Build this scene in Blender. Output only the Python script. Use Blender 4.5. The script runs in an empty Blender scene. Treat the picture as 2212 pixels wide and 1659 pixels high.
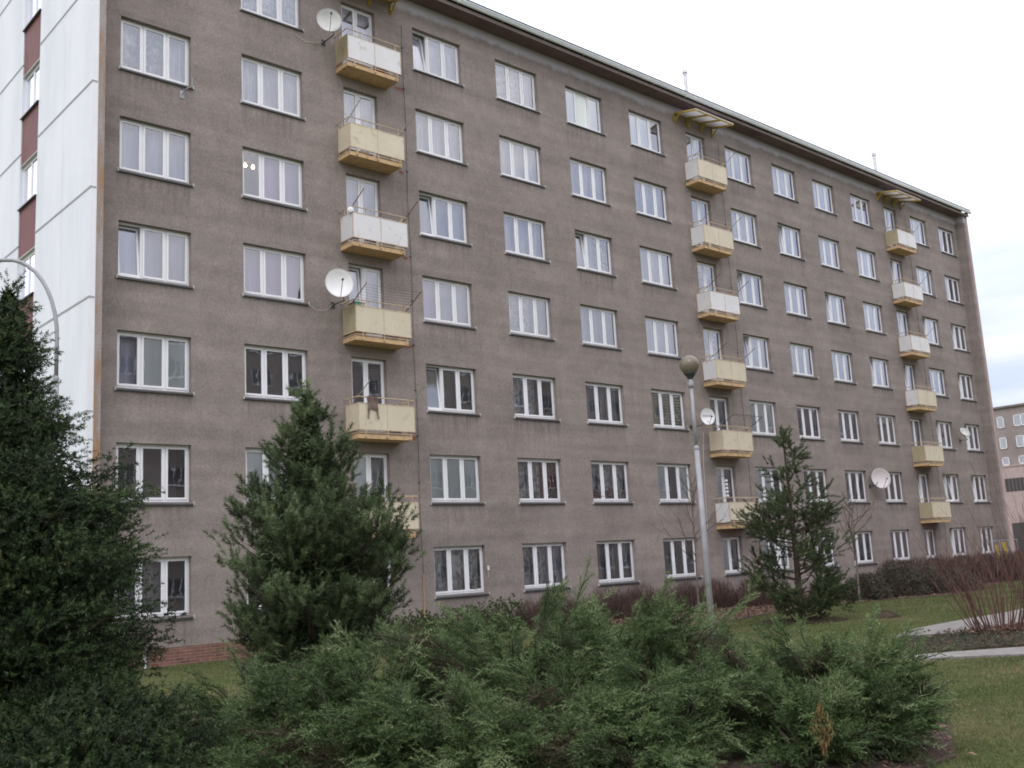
import bpy, math, random
import numpy as np
from mathutils import Vector, Matrix
rng = np.random.default_rng(7); random.seed(7)
R = math.radians
scene = bpy.context.scene
COL = scene.collection

# ------------------------------------------------------------------ camera
YAW, PITCH, ROLL, FW = R(42.361), R(10.034), R(-3.222), 1.0030535
CAMP = np.array([0, -24.6427, 1.8106])
_f = np.array([math.sin(YAW)*math.cos(PITCH), math.cos(YAW)*math.cos(PITCH), math.sin(PITCH)])
_r0 = np.array([math.cos(YAW), -math.sin(YAW), 0.0]); _u0 = np.cross(_r0, _f)
_r = _r0*math.cos(ROLL)+_u0*math.sin(ROLL); _u = -_r0*math.sin(ROLL)+_u0*math.cos(ROLL)
cam = bpy.data.cameras.new("camera"); camo = bpy.data.objects.new("camera", cam); COL.objects.link(camo)
cam.sensor_fit = 'HORIZONTAL'; cam.sensor_width = 36; cam.lens = 36*FW; cam.clip_start = .1; cam.clip_end = 2000
camo.matrix_world = Matrix(((_r[0], _u[0], -_f[0], CAMP[0]), (_r[1], _u[1], -_f[1], CAMP[1]), (_r[2], _u[2], -_f[2], CAMP[2]), (0, 0, 0, 1)))
scene.camera = camo

def bearing(px, dist, py=830):
    """ground position at a horizontal distance along the bearing of a photo column (photo 2212 wide)"""
    d = _f+_r*((px-1106)/2219.0)+_u*((829.5-py)/2219.0)
    s = dist/math.hypot(d[0], d[1])
    return CAMP+s*d

# ------------------------------------------------------------------ sky, sun, exposure
SUN = Vector((-.75, -.55, .85)).normalized()
w = bpy.data.worlds.new("World"); scene.world = w; w.use_nodes = True
nt = w.node_tree; N = nt.nodes; L = nt.links; N.clear()
out = N.new('ShaderNodeOutputWorld'); bg = N.new('ShaderNodeBackground'); bg.inputs[1].default_value = .1
sky = N.new('ShaderNodeTexSky'); sky.sky_type = 'NISHITA'; sky.sun_disc = False
sky.sun_elevation = math.asin(SUN.z); sky.sun_rotation = math.atan2(SUN.x, SUN.y)
tc = N.new('ShaderNodeTexCoord'); mp = N.new('ShaderNodeMapping'); mp.inputs['Scale'].default_value = (1, 1, 3.2)
mp.inputs['Location'].default_value = (.35, .1, .05)
L.new(tc.outputs['Generated'], mp.inputs[0])
nz = N.new('ShaderNodeTexNoise'); nz.inputs['Scale'].default_value = 2.2; nz.inputs['Detail'].default_value = 6; nz.inputs['Roughness'].default_value = .55
L.new(mp.outputs[0], nz.inputs['Vector'])
cr = N.new('ShaderNodeValToRGB'); e = cr.color_ramp.elements
e[0].position = .34; e[0].color = (.60, .66, .80, 1); e[1].position = .56; e[1].color = (1, .99, 1.0, 1)
L.new(nz.outputs[0], cr.inputs[0])
sc = N.new('ShaderNodeVectorMath'); sc.operation = 'SCALE'; sc.inputs['Scale'].default_value = 15.5
L.new(cr.outputs[0], sc.inputs[0])
# a thin, bluish gap low in the overcast towards +x
sep = N.new('ShaderNodeSeparateXYZ'); L.new(tc.outputs['Generated'], sep.inputs[0])
nz2 = N.new('ShaderNodeTexNoise'); nz2.inputs['Scale'].default_value = 3.0; nz2.inputs['Detail'].default_value = 4
mp2 = N.new('ShaderNodeMapping'); mp2.inputs['Scale'].default_value = (1, 1, 5)
L.new(tc.outputs['Generated'], mp2.inputs[0]); L.new(mp2.outputs[0], nz2.inputs['Vector'])
gap = N.new('ShaderNodeMapRange'); gap.inputs['From Min'].default_value = .34; gap.inputs['From Max'].default_value = .10
gap.inputs['To Min'].default_value = 0; gap.inputs['To Max'].default_value = 1
L.new(sep.outputs['Z'], gap.inputs['Value'])
gm = N.new('ShaderNodeMath'); gm.operation = 'MULTIPLY'; L.new(gap.outputs[0], gm.inputs[0])
nr = N.new('ShaderNodeMapRange'); nr.inputs['From Min'].default_value = .36; nr.inputs['From Max'].default_value = .52
L.new(nz2.outputs[0], nr.inputs['Value']); L.new(nr.outputs[0], gm.inputs[1])
gx = N.new('ShaderNodeMapRange'); gx.inputs['From Min'].default_value = .75; gx.inputs['From Max'].default_value = .9
L.new(sep.outputs['X'], gx.inputs['Value'])
gm2 = N.new('ShaderNodeMath'); gm2.operation = 'MULTIPLY'; L.new(gm.outputs[0], gm2.inputs[0]); L.new(gx.outputs[0], gm2.inputs[1])
tint = N.new('ShaderNodeMix'); tint.data_type = 'RGBA'; tint.inputs[7].default_value = (8.0, 9.2, 11.6, 1)
L.new(gm2.outputs[0], tint.inputs[0]); L.new(sc.outputs[0], tint.inputs[6])
cz = N.new('ShaderNodeMapRange'); cz.inputs['From Min'].default_value = 0; cz.inputs['From Max'].default_value = 1; cz.inputs['To Min'].default_value = .74; cz.inputs['To Max'].default_value = 1.62
L.new(sep.outputs['Z'], cz.inputs['Value']); cs_ = N.new('ShaderNodeVectorMath'); cs_.operation = 'SCALE'; L.new(tint.outputs[2], cs_.inputs[0]); L.new(cz.outputs[0], cs_.inputs['Scale'])
mx = N.new('ShaderNodeMix'); mx.data_type = 'RGBA'; mx.inputs[0].default_value = .9
L.new(sky.outputs[0], mx.inputs[6]); L.new(cs_.outputs[0], mx.inputs[7]); L.new(mx.outputs[2], bg.inputs[0]); L.new(bg.outputs[0], out.inputs[0])
sl = bpy.data.lights.new("sun", 'SUN'); sl.energy = .6; sl.angle = R(25); sl.color = (1, .96, .92)
so = bpy.data.objects.new("sun", sl); COL.objects.link(so); so.rotation_euler = (-SUN).to_track_quat('-Z', 'Y').to_euler(); so.location = (-20, -40, 60)
scene.view_settings.view_transform = 'Standard'; scene.view_settings.look = 'None'; scene.view_settings.exposure = 0; scene.view_settings.gamma = 1
scene.cycles.max_bounces = 8; scene.cycles.filter_width = 1.8; scene.cycles.transparent_max_bounces = 16; scene.cycles.diffuse_bounces = 3; scene.cycles.use_denoising = True

# ------------------------------------------------------------------ materials
MATS = {}
def new_mat(name):
    m = bpy.data.materials.new(name); m.use_nodes = True; MATS[name] = m
    return m, m.node_tree, m.node_tree.nodes['Principled BSDF']
def coords(nt, kind='Object', scale=None):
    t = nt.nodes.new('ShaderNodeTexCoord'); o = t.outputs[kind]
    if scale:
        mp = nt.nodes.new('ShaderNodeMapping'); mp.inputs['Scale'].default_value = scale; nt.links.new(o, mp.inputs[0]); o = mp.outputs[0]
    return o
def noise(nt, vec, scale, detail=3, rough=.5):
    n = nt.nodes.new('ShaderNodeTexNoise'); n.inputs['Scale'].default_value = scale; n.inputs['Detail'].default_value = detail; n.inputs['Roughness'].default_value = rough
    nt.links.new(vec, n.inputs['Vector']); return n.outputs[0]
def ramp(nt, fac, stops):
    r = nt.nodes.new('ShaderNodeValToRGB'); nt.links.new(fac, r.inputs[0]); es = r.color_ramp.elements
    while len(es) < len(stops): es.new(.5)
    for q, (p, c) in zip(es, stops): q.position = p; q.color = (*c, 1)
    return r.outputs[0]
def mixc(nt, fac, a, b, mode='MIX'):
    m = nt.nodes.new('ShaderNodeMix'); m.data_type = 'RGBA'; m.blend_type = mode
    for s, v in ((0, fac), (6, a), (7, b)):
        if isinstance(v, bpy.types.NodeSocket): nt.links.new(v, m.inputs[s])
        elif s == 0: m.inputs[0].default_value = v
        else: m.inputs[s].default_value = (*v, 1)
    return m.outputs[2]
def maprange(nt, v, a, b, c=0, d=1):
    m = nt.nodes.new('ShaderNodeMapRange'); nt.links.new(v, m.inputs['Value'])
    for k, q in zip(('From Min', 'From Max', 'To Min', 'To Max'), (a, b, c, d)): m.inputs[k].default_value = q
    return m.outputs[0]
def math_(nt, op, a, b=None):
    m = nt.nodes.new('ShaderNodeMath'); m.operation = op
    for i, v in enumerate((a, b)):
        if v is None: continue
        if isinstance(v, bpy.types.NodeSocket): nt.links.new(v, m.inputs[i])
        else: m.inputs[i].default_value = v
    return m.outputs[0]
def bump(nt, bsdf, h, strength=.3, dist=.01):
    b = nt.nodes.new('ShaderNodeBump'); b.inputs['Strength'].default_value = strength; b.inputs['Distance'].default_value = dist
    nt.links.new(h, b.inputs['Height']); nt.links.new(b.outputs[0], bsdf.inputs['Normal'])
def simple(name, c, rough=.6, var=.12, scale=3, metal=0, grime=None, spec=.5, fine=0):
    """a colour with irregular wear: mottling, and optional grime colour in patches"""
    m, nt, b = new_mat(name); v = coords(nt)
    c = np.array(c, float); lo = tuple(np.clip(c*(1-var), 0, 1)); hi = tuple(np.clip(c*(1+var), 0, 1))
    col = ramp(nt, noise(nt, v, scale, 5, .65), [(.3, lo), (.7, hi)])
    if grime is not None:
        g, amt = grime
        f = maprange(nt, noise(nt, v, scale*2.3, 6, .7), .62-amt*.25, .72)
        col = mixc(nt, f, col, g)
    nt.links.new(col, b.inputs['Base Color']); b.inputs['Roughness'].default_value = rough; b.inputs['Metallic'].default_value = metal
    b.inputs['Specular IOR Level'].default_value = spec
    if fine: bump(nt, b, noise(nt, v, fine, 3), .3, .01)
    return m

# roughcast render of the long wall
m, nt, b = new_mat('roughcast'); v = coords(nt)
_mp = nt.nodes.new('ShaderNodeMapping'); _mp.inputs['Rotation'].default_value = (.61, .47, .83); nt.links.new(v, _mp.inputs[0]); vr = _mp.outputs[0]
big = noise(nt, v, .35, 5, .62); mid = noise(nt, vr, 2.3, 5, .6); fine_ = noise(nt, vr, 15, 5, .75); grit = noise(nt, vr, 47, 3, .6)
col = ramp(nt, big, [(.28, (.245, .210, .196)), (.5, (.290, .250, .234)), (.72, (.330, .286, .268))])
col = mixc(nt, .28, col, ramp(nt, mid, [(.3, (.34, .34, .34)), (.7, (.66, .655, .65))]), 'OVERLAY')
col = mixc(nt, .27, col, ramp(nt, fine_, [(.35, (.20, .20, .21)), (.65, (.80, .79, .79))]), 'OVERLAY')
spk = maprange(nt, grit, .60, .70); col = mixc(nt, math_(nt, 'MULTIPLY', spk, .42), col, (.07, .06, .065))
# horizontal casting bands, one per storey
wv = coords(nt, scale=(.08, .08, 1)); hb = noise(nt, wv, 2.4, 3, .5)
col = mixc(nt, .35, col, ramp(nt, hb, [(.35, (.36, .35, .35)), (.65, (.66, .65, .65))]), 'OVERLAY')
# rain streaks
sv = coords(nt, scale=(3.0, 3.0, .16)); st = maprange(nt, noise(nt, sv, 3.0, 4, .6), .58, .74, 0, .28)
col = mixc(nt, st, col, (.13, .10, .098))
at = nt.nodes.new('ShaderNodeAttribute'); at.attribute_name = 'drip'
dn = math_(nt, 'MULTIPLY', at.outputs['Fac'], maprange(nt, noise(nt, coords(nt, scale=(1, 1, .1)), 7, 4, .7), .40, .66, 0, .75)); col = mixc(nt, dn, col, (.125, .102, .097))
at = nt.nodes.new('ShaderNodeAttribute'); at.attribute_name = 'lime'
dn = math_(nt, 'MULTIPLY', at.outputs['Fac'], maprange(nt, noise(nt, coords(nt, scale=(1, 1, .25)), 9, 4, .7), .42, .62, 0, .6)); col = mixc(nt, dn, col, (.50, .47, .46))
at = nt.nodes.new('ShaderNodeAttribute'); at.attribute_name = 'patch'
dn = math_(nt, 'MULTIPLY', at.outputs['Fac'], .5); col = mixc(nt, dn, col, ramp(nt, noise(nt, v, 1.2, 4), [(.4, (.36, .31, .29)), (.6, (.30, .262, .25))]))
# pale efflorescence right under the eaves
sx = nt.nodes.new('ShaderNodeSeparateXYZ'); nt.links.new(coords(nt), sx.inputs[0])
zz = math_(nt, 'ADD', sx.outputs['Z'], math_(nt, 'MULTIPLY', noise(nt, v, 1.8, 5, .7), .5))
ef = maprange(nt, zz, 19.98, 20.16, 0, .85); col = mixc(nt, ef, col, (.60, .58, .64))
nt.links.new(col, b.inputs['Base Color']); b.inputs['Roughness'].default_value = .95; b.inputs['Specular IOR Level'].default_value = .2
h = math_(nt, 'ADD', fine_, math_(nt, 'MULTIPLY', grit, .7)); bump(nt, b, h, .8, .012)

# stained concrete strip at the corner
m, nt, b = new_mat('stained_concrete'); v = coords(nt, scale=(1, 1, .28)); v2 = coords(nt)
col = ramp(nt, noise(nt, v, 2.0, 6, .68), [(.36, (.40, .36, .37)), (.5, (.34, .27, .24)), (.6, (.36, .20, .11)), (.72, (.30, .16, .09))])
col = mixc(nt, .4, col, ramp(nt, noise(nt, v2, 22, 3), [(.3, (.35, .35, .35)), (.7, (.7, .7, .7))]), 'OVERLAY')
nt.links.new(col, b.inputs['Base Color']); b.inputs['Roughness'].default_value = .9
# white corrugated sheet of the gable
m, nt, b = new_mat('white_sheet'); v = coords(nt, scale=(0, 1, 0))
wvn = nt.nodes.new('ShaderNodeTexWave'); wvn.inputs['Scale'].default_value = 9; wvn.bands_direction = 'Y'; nt.links.new(v, wvn.inputs['Vector'])
v2 = coords(nt, scale=(1, 1, .25))
col = ramp(nt, noise(nt, v2, .8, 5, .6), [(.3, (.70, .73, .80)), (.6, (.83, .85, .92))])
nt.links.new(col, b.inputs['Base Color']); b.inputs['Roughness'].default_value = .45; bump(nt, b, wvn.outputs[0], .5, .01)
m, nt, b = new_mat('red_sheet'); v = coords(nt, scale=(0, 1, 0))
wvn = nt.nodes.new('ShaderNodeTexWave'); wvn.inputs['Scale'].default_value = 6; wvn.bands_direction = 'Y'; nt.links.new(v, wvn.inputs['Vector'])
col = ramp(nt, noise(nt, coords(nt, scale=(1, 6, .6)), 3, 4), [(.3, (.17, .055, .058)), (.7, (.24, .095, .095))])
nt.links.new(col, b.inputs['Base Color']); b.inputs['Roughness'].default_value = .6; bump(nt, b, wvn.outputs[0], .7, .015)

simple('pvc', (.88, .88, .92), .35, .04, 2)
simple('sill_metal', (.10, .105, .115), .35, .2, 2, .3)
simple('sill_cap', (.55, .54, .52), .6, .15, 4)
simple('reveal_plaster', (.42, .41, .40), .9, .2, 3)
simple('room_wall', (.50, .46, .46), .9, .2, 1)
simple('zinc', (.88, .93, 1.0), .3, .05, 1.2, 0)
simple('fascia', (.20, .155, .14), .7, .25, 1.5)
simple('soffit', (.19, .13, .135), .85, .25, 1.1, grime=((.22, .19, .2), .2))
simple('roof_felt', (.03, .03, .035), .8, .2, 1)
simple('pink_render', (.46, .355, .345), .9, .12, 1.5, grime=((.36, .26, .25), .2), fine=30)
simple('far_render', (.30, .255, .245), .95, .2, .2, fine=5)
simple('slab_yellow', (.62, .42, .235), .8, .16, 3, grime=((.30, .17, .08), .25))
simple('rail_paint', (.60, .47, .34), .6, .2, 6, grime=((.20, .10, .06), .35))
simple('panel_cream', (.67, .59, .455), .5, .07, 1.2, grime=((.50, .42, .30), .22))
simple('panel_white', (.76, .75, .77), .5, .06, 1.2, grime=((.55, .51, .45), .22))
simple('panel_aged', (.47, .41, .27), .55, .12, 1.6, grime=((.30, .26, .17), .35))
simple('canopy_yellow', (.50, .35, .05), .6, .15, 4, grime=((.25, .15, .04), .3))
simple('rust_pole', (.20, .085, .07), .8, .3, 8)
simple('grey_pole', (.42, .40, .37), .6, .2, 8)
simple('galvanised', (.36, .36, .39), .55, .14, 5, .15, grime=((.36, .36, .39), .25))
simple('dish_white', (.80, .79, .80), .4, .05, 3)
simple('dish_grey', (.56, .56, .55), .45, .08, 3, grime=((.42, .43, .36), .25))
simple('dish_pink', (.66, .60, .61), .5, .06, 3)
simple('dark_metal', (.05, .05, .055), .5, .2, 4)
simple('cord_dark', (.07, .06, .06), .8, .2, 4)
simple('cord_white', (.62, .60, .58), .7, .1, 4)
simple('pipe_ochre', (.46, .30, .17), .7, .2, 5)
simple('chimney_steel', (.62, .62, .66), .35, .12, 3, .5, grime=((.30, .28, .28), .35))
simple('bark_brown', (.075, .053, .042), .95, .35, 9, fine=40)
simple('bark_grey', (.17, .15, .135), .95, .3, 9, fine=40)
simple('twig_red', (.125, .060, .052), .8, .35, 7)
simple('twig_brown', (.085, .05, .045), .85, .35, 7)
simple('cloth_brown', (.19, .135, .115), .95, .2, 14)
simple('yellow_plastic', (.50, .36, .08), .6, .15, 3)
simple('crate_green', (.20, .42, .30), .6, .1, 4)
simple('box_peach', (.62, .46, .33), .8, .1, 4)
simple('white_enamel', (.72, .72, .74), .5, .08, 3)
simple('red_plastic', (.45, .03, .04), .5, .1, 3)
simple('soil', (.060, .046, .036), 1, .45, 5, grime=((.03, .024, .018), .4), spec=.05, fine=35)
simple('exposed_brick', (.24, .10, .085), .95, .4, 12)
simple('orange_drape', (.36, .10, .04), .9, .2, 6)
simple('flower_red', (.20, .02, .03), .8, .3, 10)
simple('flower_yellow', (.55, .40, .05), .8, .3, 10)
simple('leaf_plant', (.07, .13, .035), .7, .3, 10)
simple('pot', (.33, .17, .11), .8, .1, 5)
simple('violet_print', (.26, .24, .46), .6, .1, 10)
simple('rose_print', (.60, .36, .45), .6, .1, 10)

# brick plinth
m, nt, b = new_mat('brick_plinth'); mpn = nt.nodes.new('ShaderNodeMapping'); mpn.inputs['Rotation'].default_value = (R(90), 0, 0)
nt.links.new(coords(nt), mpn.inputs[0])
br = nt.nodes.new('ShaderNodeTexBrick'); nt.links.new(mpn.outputs[0], br.inputs['Vector'])
br.inputs['Color1'].default_value = (.15, .062, .045, 1); br.inputs['Color2'].default_value = (.23, .105, .08, 1); br.inputs['Mortar'].default_value = (.24, .20, .18, 1)
br.inputs['Scale'].default_value = 1; br.inputs['Brick Width'].default_value = .26; br.inputs['Row Height'].default_value = .075; br.inputs['Mortar Size'].default_value = .007
nt.links.new(mixc(nt, .4, br.outputs[0], ramp(nt, noise(nt, coords(nt), 6, 4), [(.3, (.3, .3, .3)), (.7, (.7, .7, .7))]), 'OVERLAY'), b.inputs['Base Color'])
b.inputs['Roughness'].default_value = .9; bump(nt, b, br.outputs['Fac'], -.5, .01)

# window glass: two panes' worth of mirror reflection over clear transmission
m, nt, b = new_mat('window_glass'); nt.nodes.remove(b)
fr = nt.nodes.new('ShaderNodeFresnel'); fr.inputs[0].default_value = 1.52
k = math_(nt, 'DIVIDE', math_(nt, 'MULTIPLY', fr.outputs[0], 6.5), math_(nt, 'ADD', math_(nt, 'MULTIPLY', fr.outputs[0], 5.5), 1.0))
gl = nt.nodes.new('ShaderNodeBsdfGlossy'); gl.inputs['Roughness'].default_value = .015; gl.inputs['Color'].default_value = (.90, .91, 1, 1)
bm = nt.nodes.new('ShaderNodeBump'); bm.inputs['Strength'].default_value = .06; bm.inputs['Distance'].default_value = .02
nt.links.new(noise(nt, coords(nt), 1.7, 2), bm.inputs['Height']); nt.links.new(bm.outputs[0], gl.inputs['Normal'])
tr = nt.nodes.new('ShaderNodeBsdfTransparent'); tr.inputs[0].default_value = (.95, .96, .96, 1)
ms = nt.nodes.new('ShaderNodeMixShader'); nt.links.new(k, ms.inputs[0]); nt.links.new(tr.outputs[0], ms.inputs[1]); nt.links.new(gl.outputs[0], ms.inputs[2])
nt.links.new(ms.outputs[0], nt.nodes['Material Output'].inputs[0])

def curtain_mat(name, c, alpha, lace=False, folds=9):
    m, nt, b = new_mat(name)
    v = coords(nt, scale=(1, 1, .12)); f = noise(nt, v, folds, 3, .6)
    col = ramp(nt, f, [(.3, tuple(np.array(c)*.72)), (.7, tuple(np.clip(np.array(c)*1.12, 0, 1)))])
    nt.links.new(col, b.inputs['Base Color']); b.inputs['Roughness'].default_value = .95; b.inputs['Specular IOR Level'].default_value = .1
    a = math_(nt, 'ADD', math_(nt, 'MULTIPLY', f, .5), alpha-.25)
    if lace:
        l = maprange(nt, noise(nt, coords(nt), 6.5, 3, .6), .38, .62, .45, 1.0); a = math_(nt, 'MULTIPLY', l, math_(nt, 'ADD', math_(nt, 'MULTIPLY', f, .8), .6))
    cl = nt.nodes.new('ShaderNodeClamp'); nt.links.new(a, cl.inputs[0]); nt.links.new(cl.outputs[0], b.inputs['Alpha'])
    return m
curtain_mat('sheer_white', (.84, .83, 1.0), .9)
curtain_mat('lace_white', (.92, .93, 1.0), .5, True)
curtain_mat('drape_grey', (.44, .45, .48), .95, folds=5)
curtain_mat('drape_blue', (.62, .64, .80), .93, folds=3)
curtain_mat('drape_pink', (.64, .46, .74), .97, folds=2)
curtain_mat('blind_mint', (.86, .95, .95), 1.1, folds=1)
curtain_mat('blind_rose', (.60, .52, .52), 1.1, folds=1)
curtain_mat('canopy_sheet', (.80, .78, .78), 1.2, folds=3)
_nt = MATS['canopy_sheet'].node_tree; _t = _nt.nodes.new('ShaderNodeBsdfTranslucent'); _t.inputs[0].default_value = (.85, .83, .83, 1); _m = _nt.nodes.new('ShaderNodeMixShader'); _m.inputs[0].default_value = .6
_nt.links.new(_nt.nodes['Principled BSDF'].outputs[0], _m.inputs[1]); _nt.links.new(_t.outputs[0], _m.inputs[2]); _nt.links.new(_m.outputs[0], _nt.nodes['Material Output'].inputs[0])
m, nt, b = new_mat('slats_grey'); b.inputs['Base Color'].default_value = (.30, .30, .29, 1); b.inputs['Roughness'].default_value = .5
m, nt, b = new_mat('slats_cream'); b.inputs['Base Color'].default_value = (.62, .60, .47, 1); b.inputs['Roughness'].default_value = .7
m, nt, b = new_mat('bulb_glow'); b.inputs['Base Color'].default_value = (1, .8, .5, 1); b.inputs['Emission Color'].default_value = (1, .72, .32, 1); b.inputs['Emission Strength'].default_value = 9
m, nt, b = new_mat('wood_warm'); b.inputs['Base Color'].default_value = (.30, .15, .05, 1)

# smoky globe
m, nt, b = new_mat('smoky_globe'); sx = nt.nodes.new('ShaderNodeSeparateXYZ'); nt.links.new(coords(nt), sx.inputs[0])
b.inputs['Base Color'].default_value = (.30, .26, .20, 1); b.inputs['Roughness'].default_value = .12; b.inputs['Specular IOR Level'].default_value = .8
tr = nt.nodes.new('ShaderNodeBsdfTransparent'); tr.inputs[0].default_value = (.62, .50, .34, 1)
ms = nt.nodes.new('ShaderNodeMixShader'); ms.inputs[0].default_value = .62
nt.links.new(tr.outputs[0], ms.inputs[1]); nt.links.new(b.outputs[0], ms.inputs[2]); nt.links.new(ms.outputs[0], nt.nodes['Material Output'].inputs[0])

# ground
m, nt, b = new_mat('lawn_ground'); v = coords(nt)
col = ramp(nt, noise(nt, v, .45, 6, .68), [(.30, (.055, .078, .024)), (.46, (.082, .098, .036)), (.60, (.115, .108, .052)), (.74, (.13, .10, .062))])
col = mixc(nt, .55, col, ramp(nt, noise(nt, v, 9, 5, .7), [(.3, (.22, .23, .2)), (.7, (.76, .74, .68))]), 'OVERLAY')
nt.links.new(col, b.inputs['Base Color']); b.inputs['Roughness'].default_value = 1; b.inputs['Specular IOR Level'].default_value = .1
bump(nt, b, noise(nt, v, 30, 4, .7), .8, .03)
m, nt, b = new_mat('concrete_path'); v = coords(nt)
col = ramp(nt, noise(nt, v, 3, 6, .7), [(.3, (.17, .155, .15)), (.7, (.28, .26, .255))]); nt.links.new(col, b.inputs['Base Color']); b.inputs['Roughness'].default_value = .9
bump(nt, b, noise(nt, v, 60, 3), .3, .005)
m, nt, b = new_mat('litter_ground'); v = coords(nt)
col = ramp(nt, noise(nt, v, 7, 6, .75), [(.35, (.045, .030, .024)), (.5, (.095, .058, .046)), (.66, (.15, .092, .072))]); nt.links.new(col, b.inputs['Base Color']); b.inputs['Roughness'].default_value = 1
bump(nt, b, noise(nt, v, 22, 5, .75), 1, .05)

def leaf_mat(name, stops, rough=.55, transl=.15, spec=.35):
    m, nt, b = new_mat(name); at = nt.nodes.new('ShaderNodeAttribute'); at.attribute_name = 'tint'
    col = ramp(nt, at.outputs['Fac'], stops); nt.links.new(col, b.inputs['Base Color']); b.inputs['Roughness'].default_value = rough; b.inputs['Specular IOR Level'].default_value = spec
    t = nt.nodes.new('ShaderNodeBsdfTranslucent'); nt.links.new(col, t.inputs[0])
    ms = nt.nodes.new('ShaderNodeMixShader'); ms.inputs[0].default_value = transl
    nt.links.new(b.outputs[0], ms.inputs[1]); nt.links.new(t.outputs[0], ms.inputs[2]); nt.links.new(ms.outputs[0], nt.nodes['Material Output'].inputs[0])
    return m
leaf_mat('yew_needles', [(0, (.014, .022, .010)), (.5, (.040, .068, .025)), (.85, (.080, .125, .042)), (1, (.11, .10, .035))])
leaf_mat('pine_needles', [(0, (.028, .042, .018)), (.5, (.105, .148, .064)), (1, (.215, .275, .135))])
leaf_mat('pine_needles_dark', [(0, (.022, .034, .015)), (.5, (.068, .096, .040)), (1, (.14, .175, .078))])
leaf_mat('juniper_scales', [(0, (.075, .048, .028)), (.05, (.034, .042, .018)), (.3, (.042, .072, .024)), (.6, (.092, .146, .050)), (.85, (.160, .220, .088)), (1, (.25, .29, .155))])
leaf_mat('grass_blades', [(0, (.062, .086, .028)), (.45, (.098, .124, .042)), (.70, (.165, .155, .074)), (1, (.25, .20, .125))], .7)
leaf_mat('dead_leaves', [(0, (.07, .040, .028)), (.5, (.145, .082, .056)), (1, (.28, .18, .12))], .8)
leaf_mat('shrub_leaves', [(0, (.03, .045, .03)), (.5, (.07, .085, .05)), (1, (.13, .115, .10))], .6)
leaf_mat('creeper_leaves', [(0, (.022, .05, .016)), (.5, (.05, .10, .028)), (1, (.12, .17, .045))], .5)
leaf_mat('red_twigs', [(0, (.045, .028, .024)), (.6, (.10, .060, .052)), (1, (.18, .115, .10))], .8, 0)
leaf_mat('dry_leaf', [(0, (.14, .090, .035)), (1, (.24, .16, .065))], .8)

# ------------------------------------------------------------------ mesh helpers
class MB:
    def __init__(s): s.v = []; s.f = []; s.m = []; s.mi = 0
    def quad(s, *p):
        i = len(s.v); s.v += [tuple(map(float, q)) for q in p]; s.f.append(tuple(range(i, i+len(p)))); s.m.append(s.mi)
    def box(s, x0, x1, y0, y1, z0, z1):
        i = len(s.v)
        s.v += [(x, y, z) for z in (z0, z1) for y in (y0, y1) for x in (x0, x1)]
        for q in ((0, 2, 3, 1), (4, 5, 7, 6), (0, 1, 5, 4), (2, 6, 7, 3), (0, 4, 6, 2), (1, 3, 7, 5)):
            s.f.append(tuple(i+k for k in q)); s.m.append(s.mi)
    def obox(s, a, b, wd, ht, up=(0, 0, 1)):
        """a bar from a to b, wd wide and ht high"""
        a = Vector(a); b = Vector(b); d = (b-a).normalized(); u = Vector(up)
        if abs(d.dot(u)) > .98: u = Vector((1, 0, 0))
        r = d.cross(u).normalized()*wd/2; u = r.cross(d).normalized()*ht/2
        i = len(s.v)
        for c in (a, b):
            s.v += [tuple(c-r-u), tuple(c+r-u), tuple(c+r+u), tuple(c-r+u)]
        for q in ((0, 1, 2, 3), (7, 6, 5, 4), (0, 4, 5, 1), (1, 5, 6, 2), (2, 6, 7, 3), (3, 7, 4, 0)):
            s.f.append(tuple(i+k for k in q)); s.m.append(s.mi)
    def tube(s, pts, rad, n=6, cap=True):
        pts = [Vector(p) for p in pts]
        if not hasattr(rad, '__len__'): rad = [rad]*len(pts)
        base = len(s.v); prev = None
        for k, p in enumerate(pts):
            d = (pts[min(k+1, len(pts)-1)]-pts[max(k-1, 0)]).normalized()
            if prev is None: prev = d.orthogonal().normalized()
            a = (prev-d*prev.dot(d)); a = a.normalized() if a.length > 1e-6 else d.orthogonal().normalized(); prev = a
            b_ = d.cross(a)
            for j in range(n):
                t = 2*math.pi*j/n; s.v.append(tuple(p+(a*math.cos(t)+b_*math.sin(t))*rad[k]))
        for k in range(len(pts)-1):
            for j in range(n):
                a0 = base+k*n+j; a1 = base+k*n+(j+1) % n; s.f.append((a0, a1, a1+n, a0+n)); s.m.append(s.mi)
        if cap:
            s.f.append(tuple(base+j for j in range(n))[::-1]); s.m.append(s.mi)
            s.f.append(tuple(base+(len(pts)-1)*n+j for j in range(n))); s.m.append(s.mi)
    def lathe(s, c, prof, n=24, axis=(0, 0, 1)):
        ax = Vector(axis).normalized(); a = ax.orthogonal().normalized(); b_ = ax.cross(a); c = Vector(c); base = len(s.v)
        for r_, h in prof:
            for j in range(n):
                t = 2*math.pi*j/n; s.v.append(tuple(c+ax*h+(a*math.cos(t)+b_*math.sin(t))*r_))
        for k in range(len(prof)-1):
            for j in range(n):
                a0 = base+k*n+j; a1 = base+k*n+(j+1) % n; s.f.append((a0, a1, a1+n, a0+n)); s.m.append(s.mi)
    def build(s, name, mats, parent=None, smooth=False, origin=None):
        me = bpy.data.meshes.new(name); v = np.array(s.v, float).reshape(-1, 3)
        o = bpy.data.objects.new(name, me); COL.objects.link(o)
        me.from_pydata(v.tolist(), [], s.f)
        mats = [mats] if isinstance(mats, str) else mats
        for q in mats: me.materials.append(MATS[q])
        if len(mats) > 1: me.polygons.foreach_set('material_index', s.m)
        if smooth: me.polygons.foreach_set('use_smooth', [True]*len(s.f))
        me.update()
        attach(o, parent)
        return o
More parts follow.
